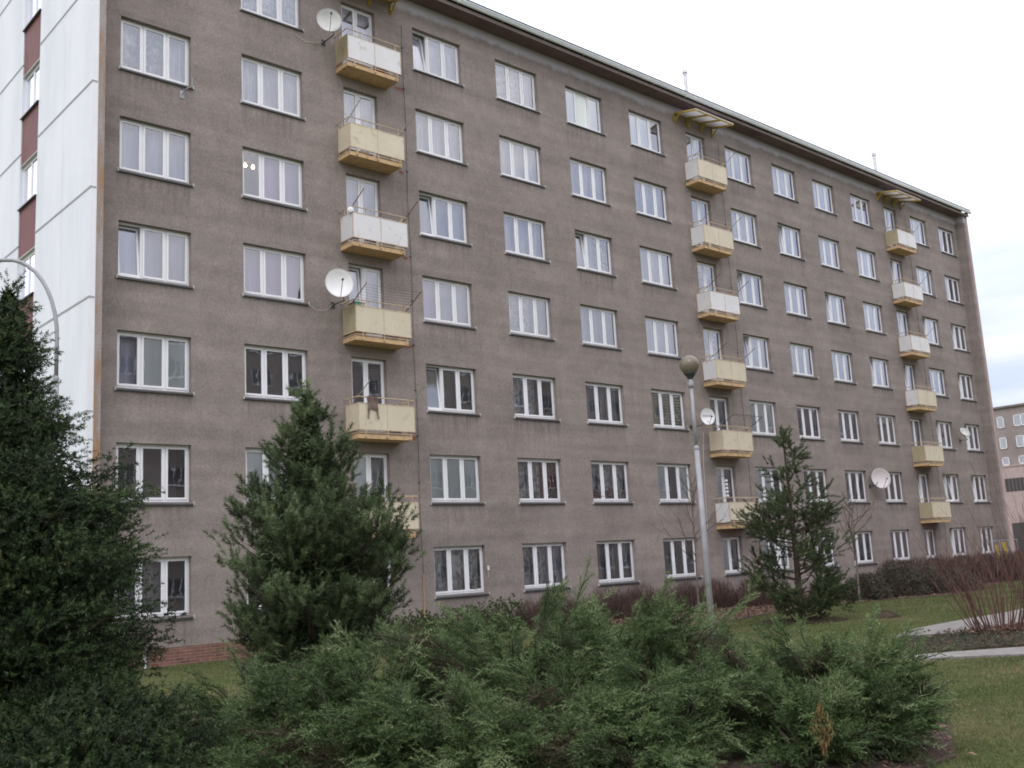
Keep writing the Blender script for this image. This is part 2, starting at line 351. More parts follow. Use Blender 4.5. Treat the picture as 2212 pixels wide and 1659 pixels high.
def world_off(p):
    v = Vector((0, 0, 0))
    while p is not None: v += p.location; p = p.parent
    return v
def attach(o, parent):
    if parent is not None:
        o.parent = parent; o.location = -world_off(parent)
def tag(o, label=None, cat=None, group=None, kind=None):
    if label: o['label'] = label
    if cat: o['category'] = cat
    if group: o['group'] = group
    if kind: o['kind'] = kind
    return o
def thing(name, loc, label, cat, group=None):
    o = bpy.data.objects.new(name, None); COL.objects.link(o); o.location = loc; o.empty_display_size = .3
    return tag(o, label, cat, group)

def tri_mesh(name, T, tint, mat, parent=None):
    """T: (n,3,3) triangles, tint: (n,)"""
    n = len(T); me = bpy.data.meshes.new(name); o = bpy.data.objects.new(name, me); COL.objects.link(o)
    me.vertices.add(3*n); me.vertices.foreach_set('co', T.reshape(-1).astype(np.float32))
    me.loops.add(3*n); me.loops.foreach_set('vertex_index', np.arange(3*n, dtype=np.int32))
    me.polygons.add(n); me.polygons.foreach_set('loop_start', np.arange(0, 3*n, 3, dtype=np.int32))
    me.update(calc_edges=True)
    a = me.attributes.new('tint', 'FLOAT', 'POINT'); a.data.foreach_set('value', np.repeat(np.clip(tint, 0, 1), 3).astype(np.float32))
    me.materials.append(MATS[mat]); attach(o, parent)
    return o
def unit(a): return a/np.maximum(np.linalg.norm(a, axis=-1, keepdims=True), 1e-9)
def rnd(n): return unit(rng.normal(size=(n, 3)))
def blades(P, D, ln, wd):
    """one narrow triangle from each point P along D"""
    D = unit(D); s = unit(np.cross(D, rnd(len(P)))); ln = np.broadcast_to(ln, (len(P),))[:, None]; wd = np.broadcast_to(wd, (len(P),))[:, None]
    return np.stack([P-s*wd/2, P+s*wd/2, P+D*ln], 1)
def brush(P, D, sl, k, nl, wd, spread=.8, tint=None):
    """needle-covered shoots: from P along D (length sl), k needles each of length nl"""
    n = len(P); D = unit(D); t = rng.random((n, k, 1)); sl = np.broadcast_to(sl, (n,)).reshape(n, 1, 1)
    O = P[:, None, :]+D[:, None, :]*t*sl
    rad = rng.normal(size=(n, k, 3)); rad -= (rad*D[:, None, :]).sum(-1, keepdims=True)*D[:, None, :]; rad = unit(rad)
    dd = D[:, None, :]*(1-spread*.55)+rad*spread*(1-.35*t)
    T = blades(O.reshape(-1, 3), dd.reshape(-1, 3), nl*(.75+.5*rng.random(n*k)), wd)
    tt = (np.repeat(tint if tint is not None else rng.random(n), k)+rng.normal(0, .09, n*k)+.18*(t.reshape(-1)-.5))
    return T, tt
def plumes(P, D, ln, k=14, sub=5, wd=.005, tint=None, droop=.35):
    """feathery juniper sprays: a curved axis with alternate side twigs that carry scale tips"""
    n = len(P); D = unit(D); ln = np.broadcast_to(ln, (n,)).reshape(n, 1)
    t = (np.arange(k)+.6)/k; t = t[None, :, None]; up = np.array([0, 0, 1.0])
    ax = P[:, None, :]+D[:, None, :]*t*ln[:, :, None]-up*(t**2)*ln[:, :, None]*droop*(.3+.7*rng.random((n, 1, 1)))
    tang = unit(D[:, None, :]-2*up*t*droop*.6)*np.ones((n, k, 1))
    side0 = unit(np.cross(D, rnd(n)*.5+up))[:, None, :]; nrm = np.cross(tang, side0*np.ones((n, k, 1)))
    sg = np.where(np.arange(k) % 2 == 0, 1, -1)[None, :, None]
    sd = unit(tang*1.15+side0*sg*.8+nrm*rng.normal(0, .35, (n, k, 1)))
    sl = ln[:, :, None]*(.34*(1-.62*t))*(.7+.6*rng.random((n, k, 1)))
    out = [blades(ax.reshape(-1, 3), sd.reshape(-1, 3), sl.reshape(-1), wd*1.2)]
    base = tint if tint is not None else rng.random(n)
    tt = [np.repeat(base, k)]
    u = ((np.arange(sub)+.5)/sub)[None, None, :, None]
    O = ax[:, :, None, :]+sd[:, :, None, :]*sl[:, :, None, :]*u
    dd = sd[:, :, None, :]*1.0+.75*unit(rng.normal(size=(n, k, sub, 3)))
    out.append(blades(O.reshape(-1, 3), dd.reshape(-1, 3), .024+.022*rng.random(n*k*sub), wd)); tt.append(np.repeat(base, k*sub)+rng.normal(0, .12, n*k*sub)+.1)
    a0 = P; out.append(blades(a0, ax[:, -1]-a0, np.linalg.norm(ax[:, -1]-a0, axis=1), wd*2)); tt.append(base*.4)
    return np.concatenate(out), np.concatenate(tt)
def grow(mb, p, d, ln, r, depth, kids=3, spread=.55, upb=.12, seg=4, wob=.12, tips=None, shrink=.68):
    """recursive bare branching"""
    p = Vector(p); d = Vector(d).normalized(); pts = [p.copy()]; rs = [r]
    for k in range(seg):
        d = (d+Vector(rng.normal(0, wob, 3))+Vector((0, 0, upb))).normalized(); p = p+d*ln/seg; pts.append(p.copy()); rs.append(r*(1-.45*(k+1)/seg))
    mb.tube(pts, rs, 5 if r > .01 else 3, cap=False)
    if tips is not None: tips.append((tuple(p), tuple(d)))
    if depth:
        for k in range(kids):
            i = rng.integers(max(1, seg//2), seg+1); q = pts[i]
            nd = (d+Vector(rng.normal(0, spread, 3))).normalized()
            grow(mb, q, nd, ln*shrink*(.7+.5*rng.random()), rs[i]*.6, depth-1, kids, spread, upb, seg, wob, tips, shrink)

# ------------------------------------------------------------------ the apartment block
XL, XR = 8.70, 58.2
L0 = [9.444, 12.856, 18.943, 22.521, 25.969, 29.51, 35.75, 39.264, 42.649, 46.122, 52.234, 55.53]
W0 = [1.914, 1.946, 2.009, 1.995, 1.989, 2.0, 1.94, 1.92, 1.90, 1.90, 1.85, 1.90]
ZT = [None, 2.5, 5.279, 8.081, 10.906, 13.702, 16.479, 19.3]
HW = 1.45
DOORX = [(16.23, 17.46), (33.05, 34.33), (49.46, 50.72)]
SLABX = [(15.97, 17.83), (32.77, 34.63), (49.24, 51.08)]
BASEZ = -.10
block = thing('apartment_block', (8.6, 0, BASEZ), 'long brown roughcast seven-storey apartment block with yellow balconies and white windows', 'apartment block')

openings = []   # x0,x1,z0,z1
for c in range(12):
    for r in range(1, 8): openings.append((L0[c], L0[c]+W0[c], ZT[r]-HW, ZT[r]))
for d in range(3):
    for r in range(1, 8):
        z0 = ZT[r]-2.20 if r > 1 else ZT[r]-HW
        openings.append((DOORX[d][0], DOORX[d][1], z0, ZT[r]-.03))
xs = sorted({XL+.15, 57.8} | {round(o[0], 4) for o in openings} | {round(o[1], 4) for o in openings})
wall = MB()
def col_wall(x0, x1):
    os_ = sorted([(o[2], o[3]) for o in openings if o[0] <= x0+1e-3 and o[1] >= x1-1e-3]); z = BASEZ-.3
    nx_ = max(1, int(round((x1-x0)/.11)))
    for a, b_ in os_+[(20.2, None)]:
        nz_ = max(1, int(round((a-z)/.14)))
        for i in range(nx_):
            xa_ = x0+(x1-x0)*i/nx_; xb_ = x0+(x1-x0)*(i+1)/nx_
            for j in range(nz_):
                za_ = z+(a-z)*j/nz_; zb_ = z+(a-z)*(j+1)/nz_; wall.quad((xa_, 0, za_), (xb_, 0, za_), (xb_, 0, zb_), (xa_, 0, zb_))
        z = b_
for x0, x1 in zip(xs[:-1], xs[1:]): col_wall(x0, x1)
RV = .15
for x0, x1, z0, z1 in openings:
    wall.quad((x0, 0, z1), (x1, 0, z1), (x1, RV+.1, z1), (x0, RV+.1, z1))
    wall.quad((x0, 0, z0), (x0, RV+.1, z0), (x1, RV+.1, z0), (x1, 0, z0))
    wall.quad((x0, 0, z0), (x0, 0, z1), (x0, RV+.1, z1), (x0, RV+.1, z0))
    wall.quad((x1, 0, z0), (x1, RV+.1, z0), (x1, RV+.1, z1), (x1, 0, z1))
# back and right end of the block
wall.quad((XR, 0, BASEZ-.3), (XR, 12, BASEZ-.3), (XR, 12, 20.5), (XR, 0, 20.5))
wall.quad((XL, 12, BASEZ-.3), (XR, 12, BASEZ-.3), (XR, 12, 20.5), (XL, 12, 20.5))
wall.quad((XL+.001, 0, BASEZ-.3), (XL+.001, 12, BASEZ-.3), (XL+.001, 12, 20.5), (XL+.001, 0, 20.5))
wo_ = wall.build('wall', 'roughcast', block)
V_ = np.array(wall.v); fx = np.abs(V_[:, 1]) < 1e-4; drip = np.zeros(len(V_)); lime = np.zeros(len(V_)); patch = np.zeros(len(V_)); pr = np.random.default_rng(17)
for (x0, x1, z0, z1) in openings:
    if z1-z0 > 2: continue
    below = z0-.07-V_[:, 2]; ln_ = .35+.7*pr.random(); dz = np.clip(1-below/ln_, 0, 1)*(below > -.05); a_ = .5+.5*pr.random()
    drip = np.maximum(drip, a_*dz*((V_[:, 0] > x0-.06) & (V_[:, 0] < x1+.06)))
    for xe in (x0-.06, x1+.06):
        l_ = .3+.6*pr.random(); lime = np.maximum(lime, pr.random()*np.clip(1-below/l_, 0, 1)*(below > -.05)*np.clip(1-np.abs(V_[:, 0]-xe)/.10, 0, 1))
for (xa, xb) in SLABX:
    for r in range(2, 8):
        zs_ = ZT[r]-2.515; below = zs_-V_[:, 2]
        for xe in (xa-.02, xb+.03): drip = np.maximum(drip, .9*np.clip(1-below/1.1, 0, 1)*(below > -.3)*np.clip(1-np.abs(V_[:, 0]-xe)/.16, 0, 1))
for k in range(34):
    cx_, cz_ = pr.uniform(9, 57), pr.uniform(.5, 19.5); rx_, rz_ = pr.uniform(.3, 1.3), pr.uniform(.2, .6); d_ = ((V_[:, 0]-cx_)/rx_)**2+((V_[:, 2]-cz_)/rz_)**2; patch = np.maximum(patch, np.clip(1.3-d_, 0, 1)*pr.uniform(.4, 1))
for nm_, ar_ in (('drip', drip), ('lime', lime), ('patch', patch)):
    t_ = wo_.data.attributes.new(nm_, 'FLOAT', 'POINT'); t_.data.foreach_set('value', (ar_*fx).astype(np.float32))
# dim rooms behind the openings
rm = MB()
for x0, x1, z0, z1 in openings:
    a, b_, c_, d_ = x0-.35, x1+.35, z0-.5 if z1-z0 < 2 else z0-.02, z1+.18; y0, y1 = RV+.1, 1.7
    rm.quad((a, y1, c_), (b_, y1, c_), (b_, y1, d_), (a, y1, d_)); rm.quad((a, y0, c_), (a, y1, c_), (a, y1, d_), (a, y0, d_)); rm.quad((b_, y0, c_), (b_, y0, d_), (b_, y1, d_), (b_, y1, c_))
    rm.quad((a, y0, c_), (b_, y0, c_), (b_, y1, c_), (a, y1, c_)); rm.quad((a, y0, d_), (a, y1, d_), (b_, y1, d_), (b_, y0, d_))
rm.build('room_interior', 'room_wall', block)
# projecting end piers
p = MB(); p.box(XL, XL+.18, -.5, .012, BASEZ-.3, 20.2); p.build('corner_pier', 'stained_concrete', block)
p = MB(); p.box(57.8, 58.02, -.5, .012, BASEZ-.3, 20.2); p.build('end_pier', 'roughcast', block)
p = MB(); p.box(58.021, 58.25, -.52, 12, BASEZ-.3, 20.2); p.build('end_facing', 'pink_render', block)
# brick plinth
p = MB(); p.box(XL-.02, 14.6, -.035, -.002, BASEZ-.3, .33); p.build('brick_plinth', 'brick_plinth', block)
p = MB(); p.box(14.6, 57.79, -.03, -.002, BASEZ-.3, .22); p.build('plinth', 'fascia', block)
p = MB(); p.tube([(10.17, -.06, BASEZ-.1), (10.17, -.06, .22)], .035, 8); p.build('vent_pipe', 'white_enamel', block)

# roof, soffit, fascia, gutter
rf = MB(); rf.quad((8.4, -.60, 20.2), (58.3, -.60, 20.2), (58.3, .0, 20.2), (8.4, .0, 20.2)); rf.build('soffit', 'soffit', block)
rf = MB(); rf.box(8.4, 58.3, -.63, -.601, 20.17, 20.30); rf.build('fascia', 'fascia', block)
rf = MB(); rf.box(8.4, 58.34, -.735, -.60, 20.532, 20.575); rf.quad((8.4, -.60, 20.57), (58.32, -.60, 20.57), (58.32, 6, 21.5), (8.4, 6, 21.5))
rf.quad((8.4, 6, 21.5), (58.32, 6, 21.5), (58.32, 12.6, 20.5), (8.4, 12.6, 20.5)); rf.quad((58.3, -.6, 20.21), (58.3, 12.6, 20.21), (58.3, 12.6, 20.5), (58.3, -.6, 20.5))
roof = rf.build('roof', 'roof_felt', block)
g = MB(); prof = []
for k in range(9):
    t = math.pi*(k/8); prof.append((-.71-.075*math.cos(t+math.pi)*-1, 20.43-.10*math.sin(t)))
xs_g = np.linspace(8.4, 58.36, 26)
for a, b_ in zip(xs_g[:-1], xs_g[1:]):
    for (y0, z0), (y1, z1) in zip(prof[:-1], prof[1:]): g.quad((a, y0, z0), (b_, y0, z0), (b_, y1, z1), (a, y1, z1))
    g.box(a-.012, a+.012, -.80, -.63, 20.325, 20.33)
g.quad((8.4, -.80, 20.44), (58.36, -.80, 20.44), (58.36, -.72, 20.53), (8.4, -.72, 20.53))
g.tube([(8.4, -.805, 20.43), (58.36, -.787, 20.44)], .014, 6)
g.build('gutter', 'zinc', roof)
for x in (36.1, 53.1):
    c = MB(); c.tube([(x, 2, 20.7), (x, 2, 23.7)], .085, 12); c.lathe((x, 2, 23.7), [(.085, -.12), (.12, -.1), (.12, -.02), (.10, .0), (.10, .06), (.02, .10)], 12)
    c.tube([(x-.12, 2, 23.6), (x-.13, 2, 24.6)], .008, 4); c.build('flue_pipe', 'chimney_steel', block)

# gable: white corrugated cladding with a recessed stair strip
gx_ = 8.57; y_a, y_b = 3.62, 5.12
gc = MB()
for (ya, yb) in ((-.5, y_a), (y_b, 12)):
    zs = [BASEZ+.15]+[.42+2.76*k for k in range(1, 8)]
    for k, z0 in enumerate(zs):
        z1 = zs[k+1]-.03 if k+1 < len(zs) else 20.6
        ys = [ya]+[y for y in (1.55, 8.0) if ya < y < yb]+[yb]
        for a, b_ in zip(ys[:-1], ys[1:]):
            e0 = .006 if a != ya else 0
            gc.box(gx_, XL-.012, a+e0, b_-.006 if b_ != yb else b_, z0, z1)
gc.build('gable_cladding', 'white_sheet', block)
gt = MB()
for k in range(1, 8):
    z0 = .42+2.76*k
    for (ya, yb) in ((-.51, y_a), (y_b, 12)): gt.box(gx_-.012, gx_+.02, ya, yb, z0-.045, z0+.005)
    gt.box(gx_-.012, XL, -.513, -.503, z0-.04, z0-.005)
gt.build('joint_flashing', 'galvanised', block)
gt = MB(); gt.box(gx_-.004, XL-.001, -.5035, -.5005, BASEZ, 20.2); gt.box(XL+.001, XL+.012, -.506, -.501, BASEZ, 20.2); gt.build('corner_trim', 'pvc', block)
for k in range(8):
    zb = 12.53+2.76*(k-4)
    rp = MB(); rp.box(XL-.10, XL-.01, y_a+.002, y_b-.002, zb-1.45, zb-.03); rp.build('red_panel', 'red_sheet', block)
    if zb+1.3 < 20.4:
        sm_ = MB(); sm_.box(gx_-.05, XL-.005, y_a-.02, y_b+.02, zb-.03, zb); s_ = None
        wn = MB(); z1 = zb+1.28; xf = XL-.012
        for (ya, yb, za, zb2) in ((y_a, y_a+.09, zb, z1), (y_b-.09, y_b, zb, z1), (y_a+.09, y_b-.09, zb, zb+.09), (y_a+.09, y_b-.09, z1-.09, z1), (4.33, 4.42, zb+.09, z1-.09)):
            wn.box(xf-.03, xf+.0, ya, yb, za, zb2)
        wo = wn.build('gable_window', 'pvc', block); sm_.build('sill', 'sill_metal', wo)
        gp = MB(); gp.quad((xf-.008, y_a+.09, zb+.09), (xf-.008, y_b-.09, zb+.09), (xf-.008, y_b-.09, z1-.09), (xf-.008, y_a+.09, z1-.09)); gp.build('pane', 'window_glass', wo)
        hd = MB(); hd.box(gx_+.01, XL-.02, y_a, y_b, z1, z1+.03); hd.build('lintel', 'sill_cap', wo)

# ---- windows
def fold_sheet(mb, x0, x1, z0, z1, y, amp=.03, wl=.16, ph=0):
    n = max(3, int((x1-x0)/.03)); pts = []
    for k in range(n+1):
        x = x0+(x1-x0)*k/n; pts.append((x, y+amp*math.sin(2*math.pi*x/wl+ph+1.7*math.sin(x*3.1+ph))))
    for (xa, ya), (xb, yb) in zip(pts[:-1], pts[1:]): mb.quad((xa, ya, z0), (xb, yb, z0), (xb, yb, z1), (xa, ya, z1))
CURT = {'s': 'sheer_white', 'l': 'lace_white', 'g': 'drape_grey', 'u': 'drape_blue', 'p': 'drape_pink', 'b': 'blind_mint', 'r': 'blind_rose', 'v': 'slats_grey', 'y': 'slats_cream', 'o': 'orange_drape'}
def sash(fm, gm_, a, b_, z0, z1, tilt=0, yf=RV+.02):
    """one casement: frame bars in fm, pane quad in gm_; tilt leans the top into the room"""
    t = .055; prts = [(a, a+t, z0, z1), (b_-t, b_, z0, z1), (a+t, b_-t, z0, z0+t), (a+t, b_-t, z1-t, z1)]
    def Y(z): return yf+math.tan(tilt)*(z-z0)
    for (x0, x1, za, zb) in prts:
        i = len(fm.v)
        for z in (za, zb):
            fm.v += [(x0, Y(z), z), (x1, Y(z), z), (x1, Y(z)+.05, z), (x0, Y(z)+.05, z)]
        for q in ((0, 3, 2, 1), (4, 5, 6, 7), (0, 1, 5, 4), (1, 2, 6, 5), (2, 3, 7, 6), (3, 0, 4, 7)): fm.f.append(tuple(i+k for k in q)); fm.m.append(0)
    # dark gasket
    gm_.quad((a+t, Y(z0+t)+.02, z0+t), (b_-t, Y(z0+t)+.02, z0+t), (b_-t, Y(z1-t)+.02, z1-t), (a+t, Y(z1-t)+.02, z1-t))
def make_window(x0, x1, z0, z1, style, tilt=None, name='window', lab=None, mull=None, cap=True, sillz=True):
    n = len(style); W = x1-x0; fm = MB(); gm_ = MB(); o = .048; mu = .045
    for (a, b_, za, zb) in ((x0, x0+o, z0+.02, z1), (x1-o, x1, z0+.02, z1), (x0+o, x1-o, z1-o, z1), (x0+o, x1-o, z0+.02, z0+.07)): fm.box(a, b_, RV, RV+.07, za, zb)
    edges = [x0+o]+[x0+W*q for q in (mull or [k/n for k in range(1, n)])]+[x1-o]
    for q in edges[1:-1]: fm.box(q-mu/2, q+mu/2, RV, RV+.07, z0+.07, z1-o)
    for k in range(n):
        a = edges[k]+(mu/2 if k else 0); b_ = edges[k+1]-(mu/2 if k < n-1 else 0)
        tl = 0
        if tilt and k in tilt: tl = tilt[k]
        sash(fm, gm_, a+.004, b_-.004, z0+.075, z1-o-.005, tl, RV+(-.018 if not tl else .012))
    w_ = fm.build(name, 'pvc', block)
    if lab: w_['label'] = lab
    gm_.build('pane', 'window_glass', w_)
    by = {}
    for k, s_ in enumerate(style):
        if s_ == 'd': continue
        mb = by.setdefault(s_, MB()); a, b_ = edges[k], edges[k+1]
        if k == 0: a -= .1
        if k == n-1: b_ += .25
        if s_ in 'slgupo':
            amp = {'s': .03, 'l': .03, 'g': .02, 'u': .008, 'p': .005, 'o': .03}[s_]
            fold_sheet(mb, a, b_, z0-.2, z1+.05, RV+.24, amp, .13+.05*rng.random(), rng.random()*6)
        elif s_ in 'br': mb.quad((a+.03, RV+.04, z0+.1), (b_-(.03 if k < n-1 else .28), RV+.04, z0+.1), (b_-(.03 if k < n-1 else .28), RV+.04, z1-.06), (a+.03, RV+.04, z1-.06))
        elif s_ == 'v':
            nz_ = 36
            for q in range(nz_):
                z = z0+.1+(z1-z0-.2)*q/nz_; mb.quad((a+.06, RV+.09, z), (b_-.06, RV+.09, z), (b_-.06, RV+.108, z+.022), (a+.06, RV+.108, z+.022))
        elif s_ == 'y':
            for q in range(11):
                z = z0+.1+(z1-z0-.2)*q/11; mb.quad((a+.05, RV+.09, z), (b_-.05, RV+.09, z), (b_-.05, RV+.09, z+.088), (a+.05, RV+.09, z+.088))
    for s_, mb in by.items(): mb.build('blind' if s_ in 'brvy' else 'curtain', CURT[s_], w_)
    if sillz:
        sb = MB(); e = .035
        sb.v += [(x0-e, -.055, z0-.035), (x1+e, -.055, z0-.035), (x1+e, RV+.01, z0+.012), (x0-e, RV+.01, z0+.012), (x0-e, -.055, z0-.075), (x1+e, -.055, z0-.075), (x1+e, -.001, z0-.06), (x0-e, -.001, z0-.06)]
        for q in ((0, 1, 2, 3), (4, 5, 1, 0), (4, 7, 6, 5)): sb.f.append(q); sb.m.append(0)
        sb.mi = 1; sb.box(x1+e, x1+e+.022, -.058, -.001, z0-.078, z0+.012); sb.box(x0-e-.022, x0-e, -.058, -.001, z0-.078, z0+.012)
        sb.build('sill', ['sill_metal', 'sill_cap'], w_)
    return w_
T6 = R(5.5)
ST = {  # rows 7..1 for each column, three casements each
    1: 'lll lls uuu uuu ubb ddd ggd'.split(),
    2: 'lll sss dpp ppp vvv bbb ggg'.split(),
    3: 'sss sss guu puu vvv bbb lll'.split(),
    4: 'lls sss sss llg lld llo lls'.split(),
    5: 'bbb uss gsl sgg ggg lll ggg'.split(),
    6: 'bbd sss sss sss yyy bdb ddd'.split(),
    7: 'sss sss sss gss bbb bbd bdb'.split(),
    8: 'sss sss sss ggg ddd ddo ddd'.split(),
    9: 'uss sss sss lgg gud dgd ggd'.split(),
    10: 'dss sss sss sss rrr ddd ggg'.split(),
    11: 'dss sss sss sss sss ddd dgd'.split(),
    12: 'ssd ssd sss sss sss ddd dud'.split()}
TILT = {(1, 4): {0: T6}, (3, 7): {0: T6*1.6}, (3, 5): {0: T6}, (5, 7): {1: T6*1.8}, (5, 5): {0: T6}, (3, 3): {0: T6}, (8, 6): {0: T6}, (7, 5): {0: T6}, (9, 5): {0: T6},
        (7, 4): {0: T6}, (10, 4): {0: T6}, (12, 5): {0: T6}, (11, 5): {0: T6}, (12, 4): {0: T6}, (11, 3): {0: T6}, (12, 3): {0: T6}, (11, 2): {0: T6, 1: T6}, (12, 2): {0: T6}, (7, 1): {1: T6}, (11, 1): {0: T6}}
for c in range(12):
    for r in range(1, 8):
        st_ = ST[c+1][7-r]; x0 = L0[c]; x1 = x0+W0[c]
        if (c+1, r) == (2, 5): st_ = 'dpp'
        make_window(x0, x1, ZT[r]-HW, ZT[r], st_, TILT.get((c+1, r)), 'window', 'white three-casement window with one casement tilted open' if (c+1, r) in TILT else None)
DST = {0: 'ss ss uu su vv bg gg'.split(), 1: 'ss ss sl ll lg bd bd'.split(), 2: 'ds ss ss ss ss ds dg'.split()}
for d in range(3):
    x0, x1 = DOORX[d]
    for r in range(1, 8):
        st_ = DST[d][7-r]
        if r == 1: make_window(x0, x1, ZT[r]-HW, ZT[r]-.03, st_, None, 'window', 'narrow white two-casement ground floor window', [.47])
        else: make_window(x0, x1, ZT[r]-2.20, ZT[r]-.03, st_, {0: R(3.5)} if (d, r) in ((0, 4), (2, 6), (2, 4), (2, 2)) else None, 'balcony_door', None, [.47], sillz=False)

# ---- balconies
PAN = {0: ('aww', 'ccc', 'www', 'acc', 'ccc', 'ccc'), 1: ('wcc', 'wcc', 'www', 'wcc', 'ccc', 'wcc'), 2: ('aww', 'www', 'www', 'wcc', 'acc', 'acc')}
PM = {'a': 'panel_aged', 'c': 'panel_cream', 'w': 'panel_white'}
POLE = {(0, 6): 'grey_pole', (0, 5): 'rust_pole', (0, 4): 'rust_pole', (0, 3): 'grey_pole', (0, 2): 'rail_paint', (1, 7): 'grey_pole', (1, 6): 'grey_pole', (1, 5): 'rust_pole', (1, 4): 'rust_pole', (1, 3): 'dark_metal', (2, 7): 'grey_pole', (2, 6): 'grey_pole', (2, 5): 'grey_pole'}
for d in range(3):
    xa, xb = SLABX[d]
    for r in range(2, 8):
        zb = ZT[r]-2.515; yf = -.655
        s_ = MB(); s_.box(xa, xb, yf, -.001, zb, zb+.125); bal = s_.build('balcony', 'slab_yellow', block)
        fr_ = MB(); t = .013; x_l, x_r, yy = xa+.01, xb+.09, yf-.02
        zr, zp0, zp1, zh = zb+.165, zb+.25, zb+1.0, zb+1.18
        fr_.obox((x_l, yy, zr), (xb+.02, yy, zr), .02, .02); fr_.obox((x_l, yy, zr), (x_l, -.01, zr), .02, .02)
        for z in (zp0, zp1):
            fr_.obox((x_l, yy, z), (x_r, yy, z), .025, .025); fr_.obox((x_l, yy, z), (x_l, -.01, z), .025, .025); fr_.obox((x_r, yy, z), (x_r, -.01, z), .025, .025)
        fr_.tube([(x_l-.02, -.0, zh), (x_l-.02, yy+.03, zh), (x_l+.02, yy, zh), (x_r, yy, zh), (x_r, -.0, zh)], .018, 6)
        xm = (x_l+x_r)/2
        for x in (x_l, xm, x_r): fr_.obox((x, yy, zp0), (x, yy, zp1), .02, .02)
        fr_.obox((x_l, -.03, zp0), (x_l, -.03, zp1), .02, .02); fr_.obox((x_r, -.03, zp0), (x_r, -.03, zp1), .02, .02)
        for x in (x_l+.22, xm, x_r-.17): fr_.obox((x, yy-.015, zb+.03), (x, yy-.015, zp0), .018, .018); fr_.box(x-.02, x+.02, yy-.03, yf-.001, zb+.03, zb+.07)
        for x in (x_l+.45, x_r-.2): fr_.obox((x, yy, zp1), (x, yy, zh), .016, .016)
        fr_.obox((x_l, -.25, zp1), (x_l, -.25, zh), .016, .016)
        fr_.build('railing', 'rail_paint', bal)
        code = PAN[d][7-r]
        q = MB(); q.box(x_l-.006, x_l+.006, yy+.012, -.045, zp0+.014, zp1-.014); q.build('panel', PM[code[0]], bal)
        q = MB(); q.box(x_r-.006, x_r+.006, yy+.012, -.045, zp0+.014, zp1-.014); q.build('panel', PM[code[1]], bal)
        q = MB(); q.box(x_l+.014, xm-.011, yy-.006, yy+.006, zp0+.014, zp1-.014); q.build('panel', PM[code[1]], bal)
        q = MB(); q.box(xm+.011, x_r-.014, yy-.006, yy+.006, zp0+.014, zp1-.014); q.build('panel', PM[code[2]], bal)
        if (d, r) in POLE:
            out_ = .58 if d < 2 else .35; up_ = .33
            for x in (x_l+.02, x_r): q = MB(); q.tube([(x, yy+.28, zh-.10), (x, yy-.0, zh+.03), (x, yy-out_, zh+.03+up_)], .014, 5); q.build('drying_pole', POLE[(d, r)], bal)
            q = MB()
            if (d, r) in ((0, 4), (1, 4), (1, 3)):
                for k in range(6): 
                    yk = yy-out_*(k+.6)/6.2; zk = zh+.03+up_*(k+.6)/6.2; q.tube([(x_l+.02, yk, zk), (xm, yk, zk-.03), (x_r, yk, zk)], .0035, 3)
            if (d, r) == (1, 3): q.tube([(x_l+.02, yy-out_, zh+.36), (x_r, yy-out_, zh+.36)], .01, 4)
            if q.v: q.build('clothes_line', 'cord_dark', bal)
    # canopy over the top balcony
    x0, x1 = xa-.43, xb+.26; zw, zf, yf = 19.86, 19.60, -1.12
    cs = MB(); cs.obox((x0, -.03, zw), (x1, -.03, zw), .04, .05); cs.obox((x0, yf, zf), (x1, yf, zf), .04, .05)
    can = None
    cf = MB(); cf.v += [(x0, -.03, zw+.03), (x1, -.03, zw+.03), (x1, yf-.05, zf+.03), (x0, yf-.05, zf+.03), (x0, -.03, zw+.045), (x1, -.03, zw+.045), (x1, yf-.05, zf+.045), (x0, yf-.05, zf+.045)]
    for q in ((0, 3, 2, 1), (4, 5, 6, 7), (0, 1, 5, 4), (1, 2, 6, 5), (2, 3, 7, 6), (3, 0, 4, 7)): cf.f.append(q); cf.m.append(0)
    for k in range(4):
        x = x0+(x1-x0)*k/3; cs.obox((x, -.03, zw-.003), (x, yf, zf-.003), .05, .07)
    can = cs.build('canopy', 'canopy_yellow', block); cf.build('canopy_sheet', 'canopy_sheet', can)
    for k in range(4):
        x = x0+(x1-x0)*k/3; q = MB(); q.obox((x, -.03, zw-.04), (x, -.03, zw-.42), .045, .05); q.obox((x, -.04, zw-.40), (x, -.33, zw-.10), .045, .04, (1, 0, 0)); q.build('bracket', 'canopy_yellow', can)

# cables and pipes on the wall
for x in (18.5, 35.25, 51.7):
    q = MB(); pts = [(x+.02*math.sin(z*1.3), -.02, z) for z in np.arange(1.7, 19.9, .7)]; q.tube(pts, .006, 4)
    for z in np.arange(3, 19, 1.4): q.box(x-.03, x+.03, -.03, -.002, z, z+.03)
    q.build('lightning_cable', 'cord_dark', block)
    q = MB(); q.tube([(x, -.03, BASEZ-.1), (x, -.03, 1.72)], .022, 6); q.build('cable_pipe', 'pipe_ochre', block)
for d, xq in enumerate((18.32, 35.02, 51.5)):
    for r in range(2, 8):
        q = MB(); zc = ZT[r]-2.515+.17; cx = xq+.03*rng.normal(); n = 11; ring = []
        wq = (.20 if rng.random() < .7 else .10); 
        for k in range(n):
            t = 2*math.pi*k/n; ring.append((cx+wq*math.cos(t)*(.7+.5*rng.random()), -.004, zc+.065*math.sin(t)*(.6+.7*rng.random())))
        q.quad(*ring); q.build('exposed_brick', 'exposed_brick', block)

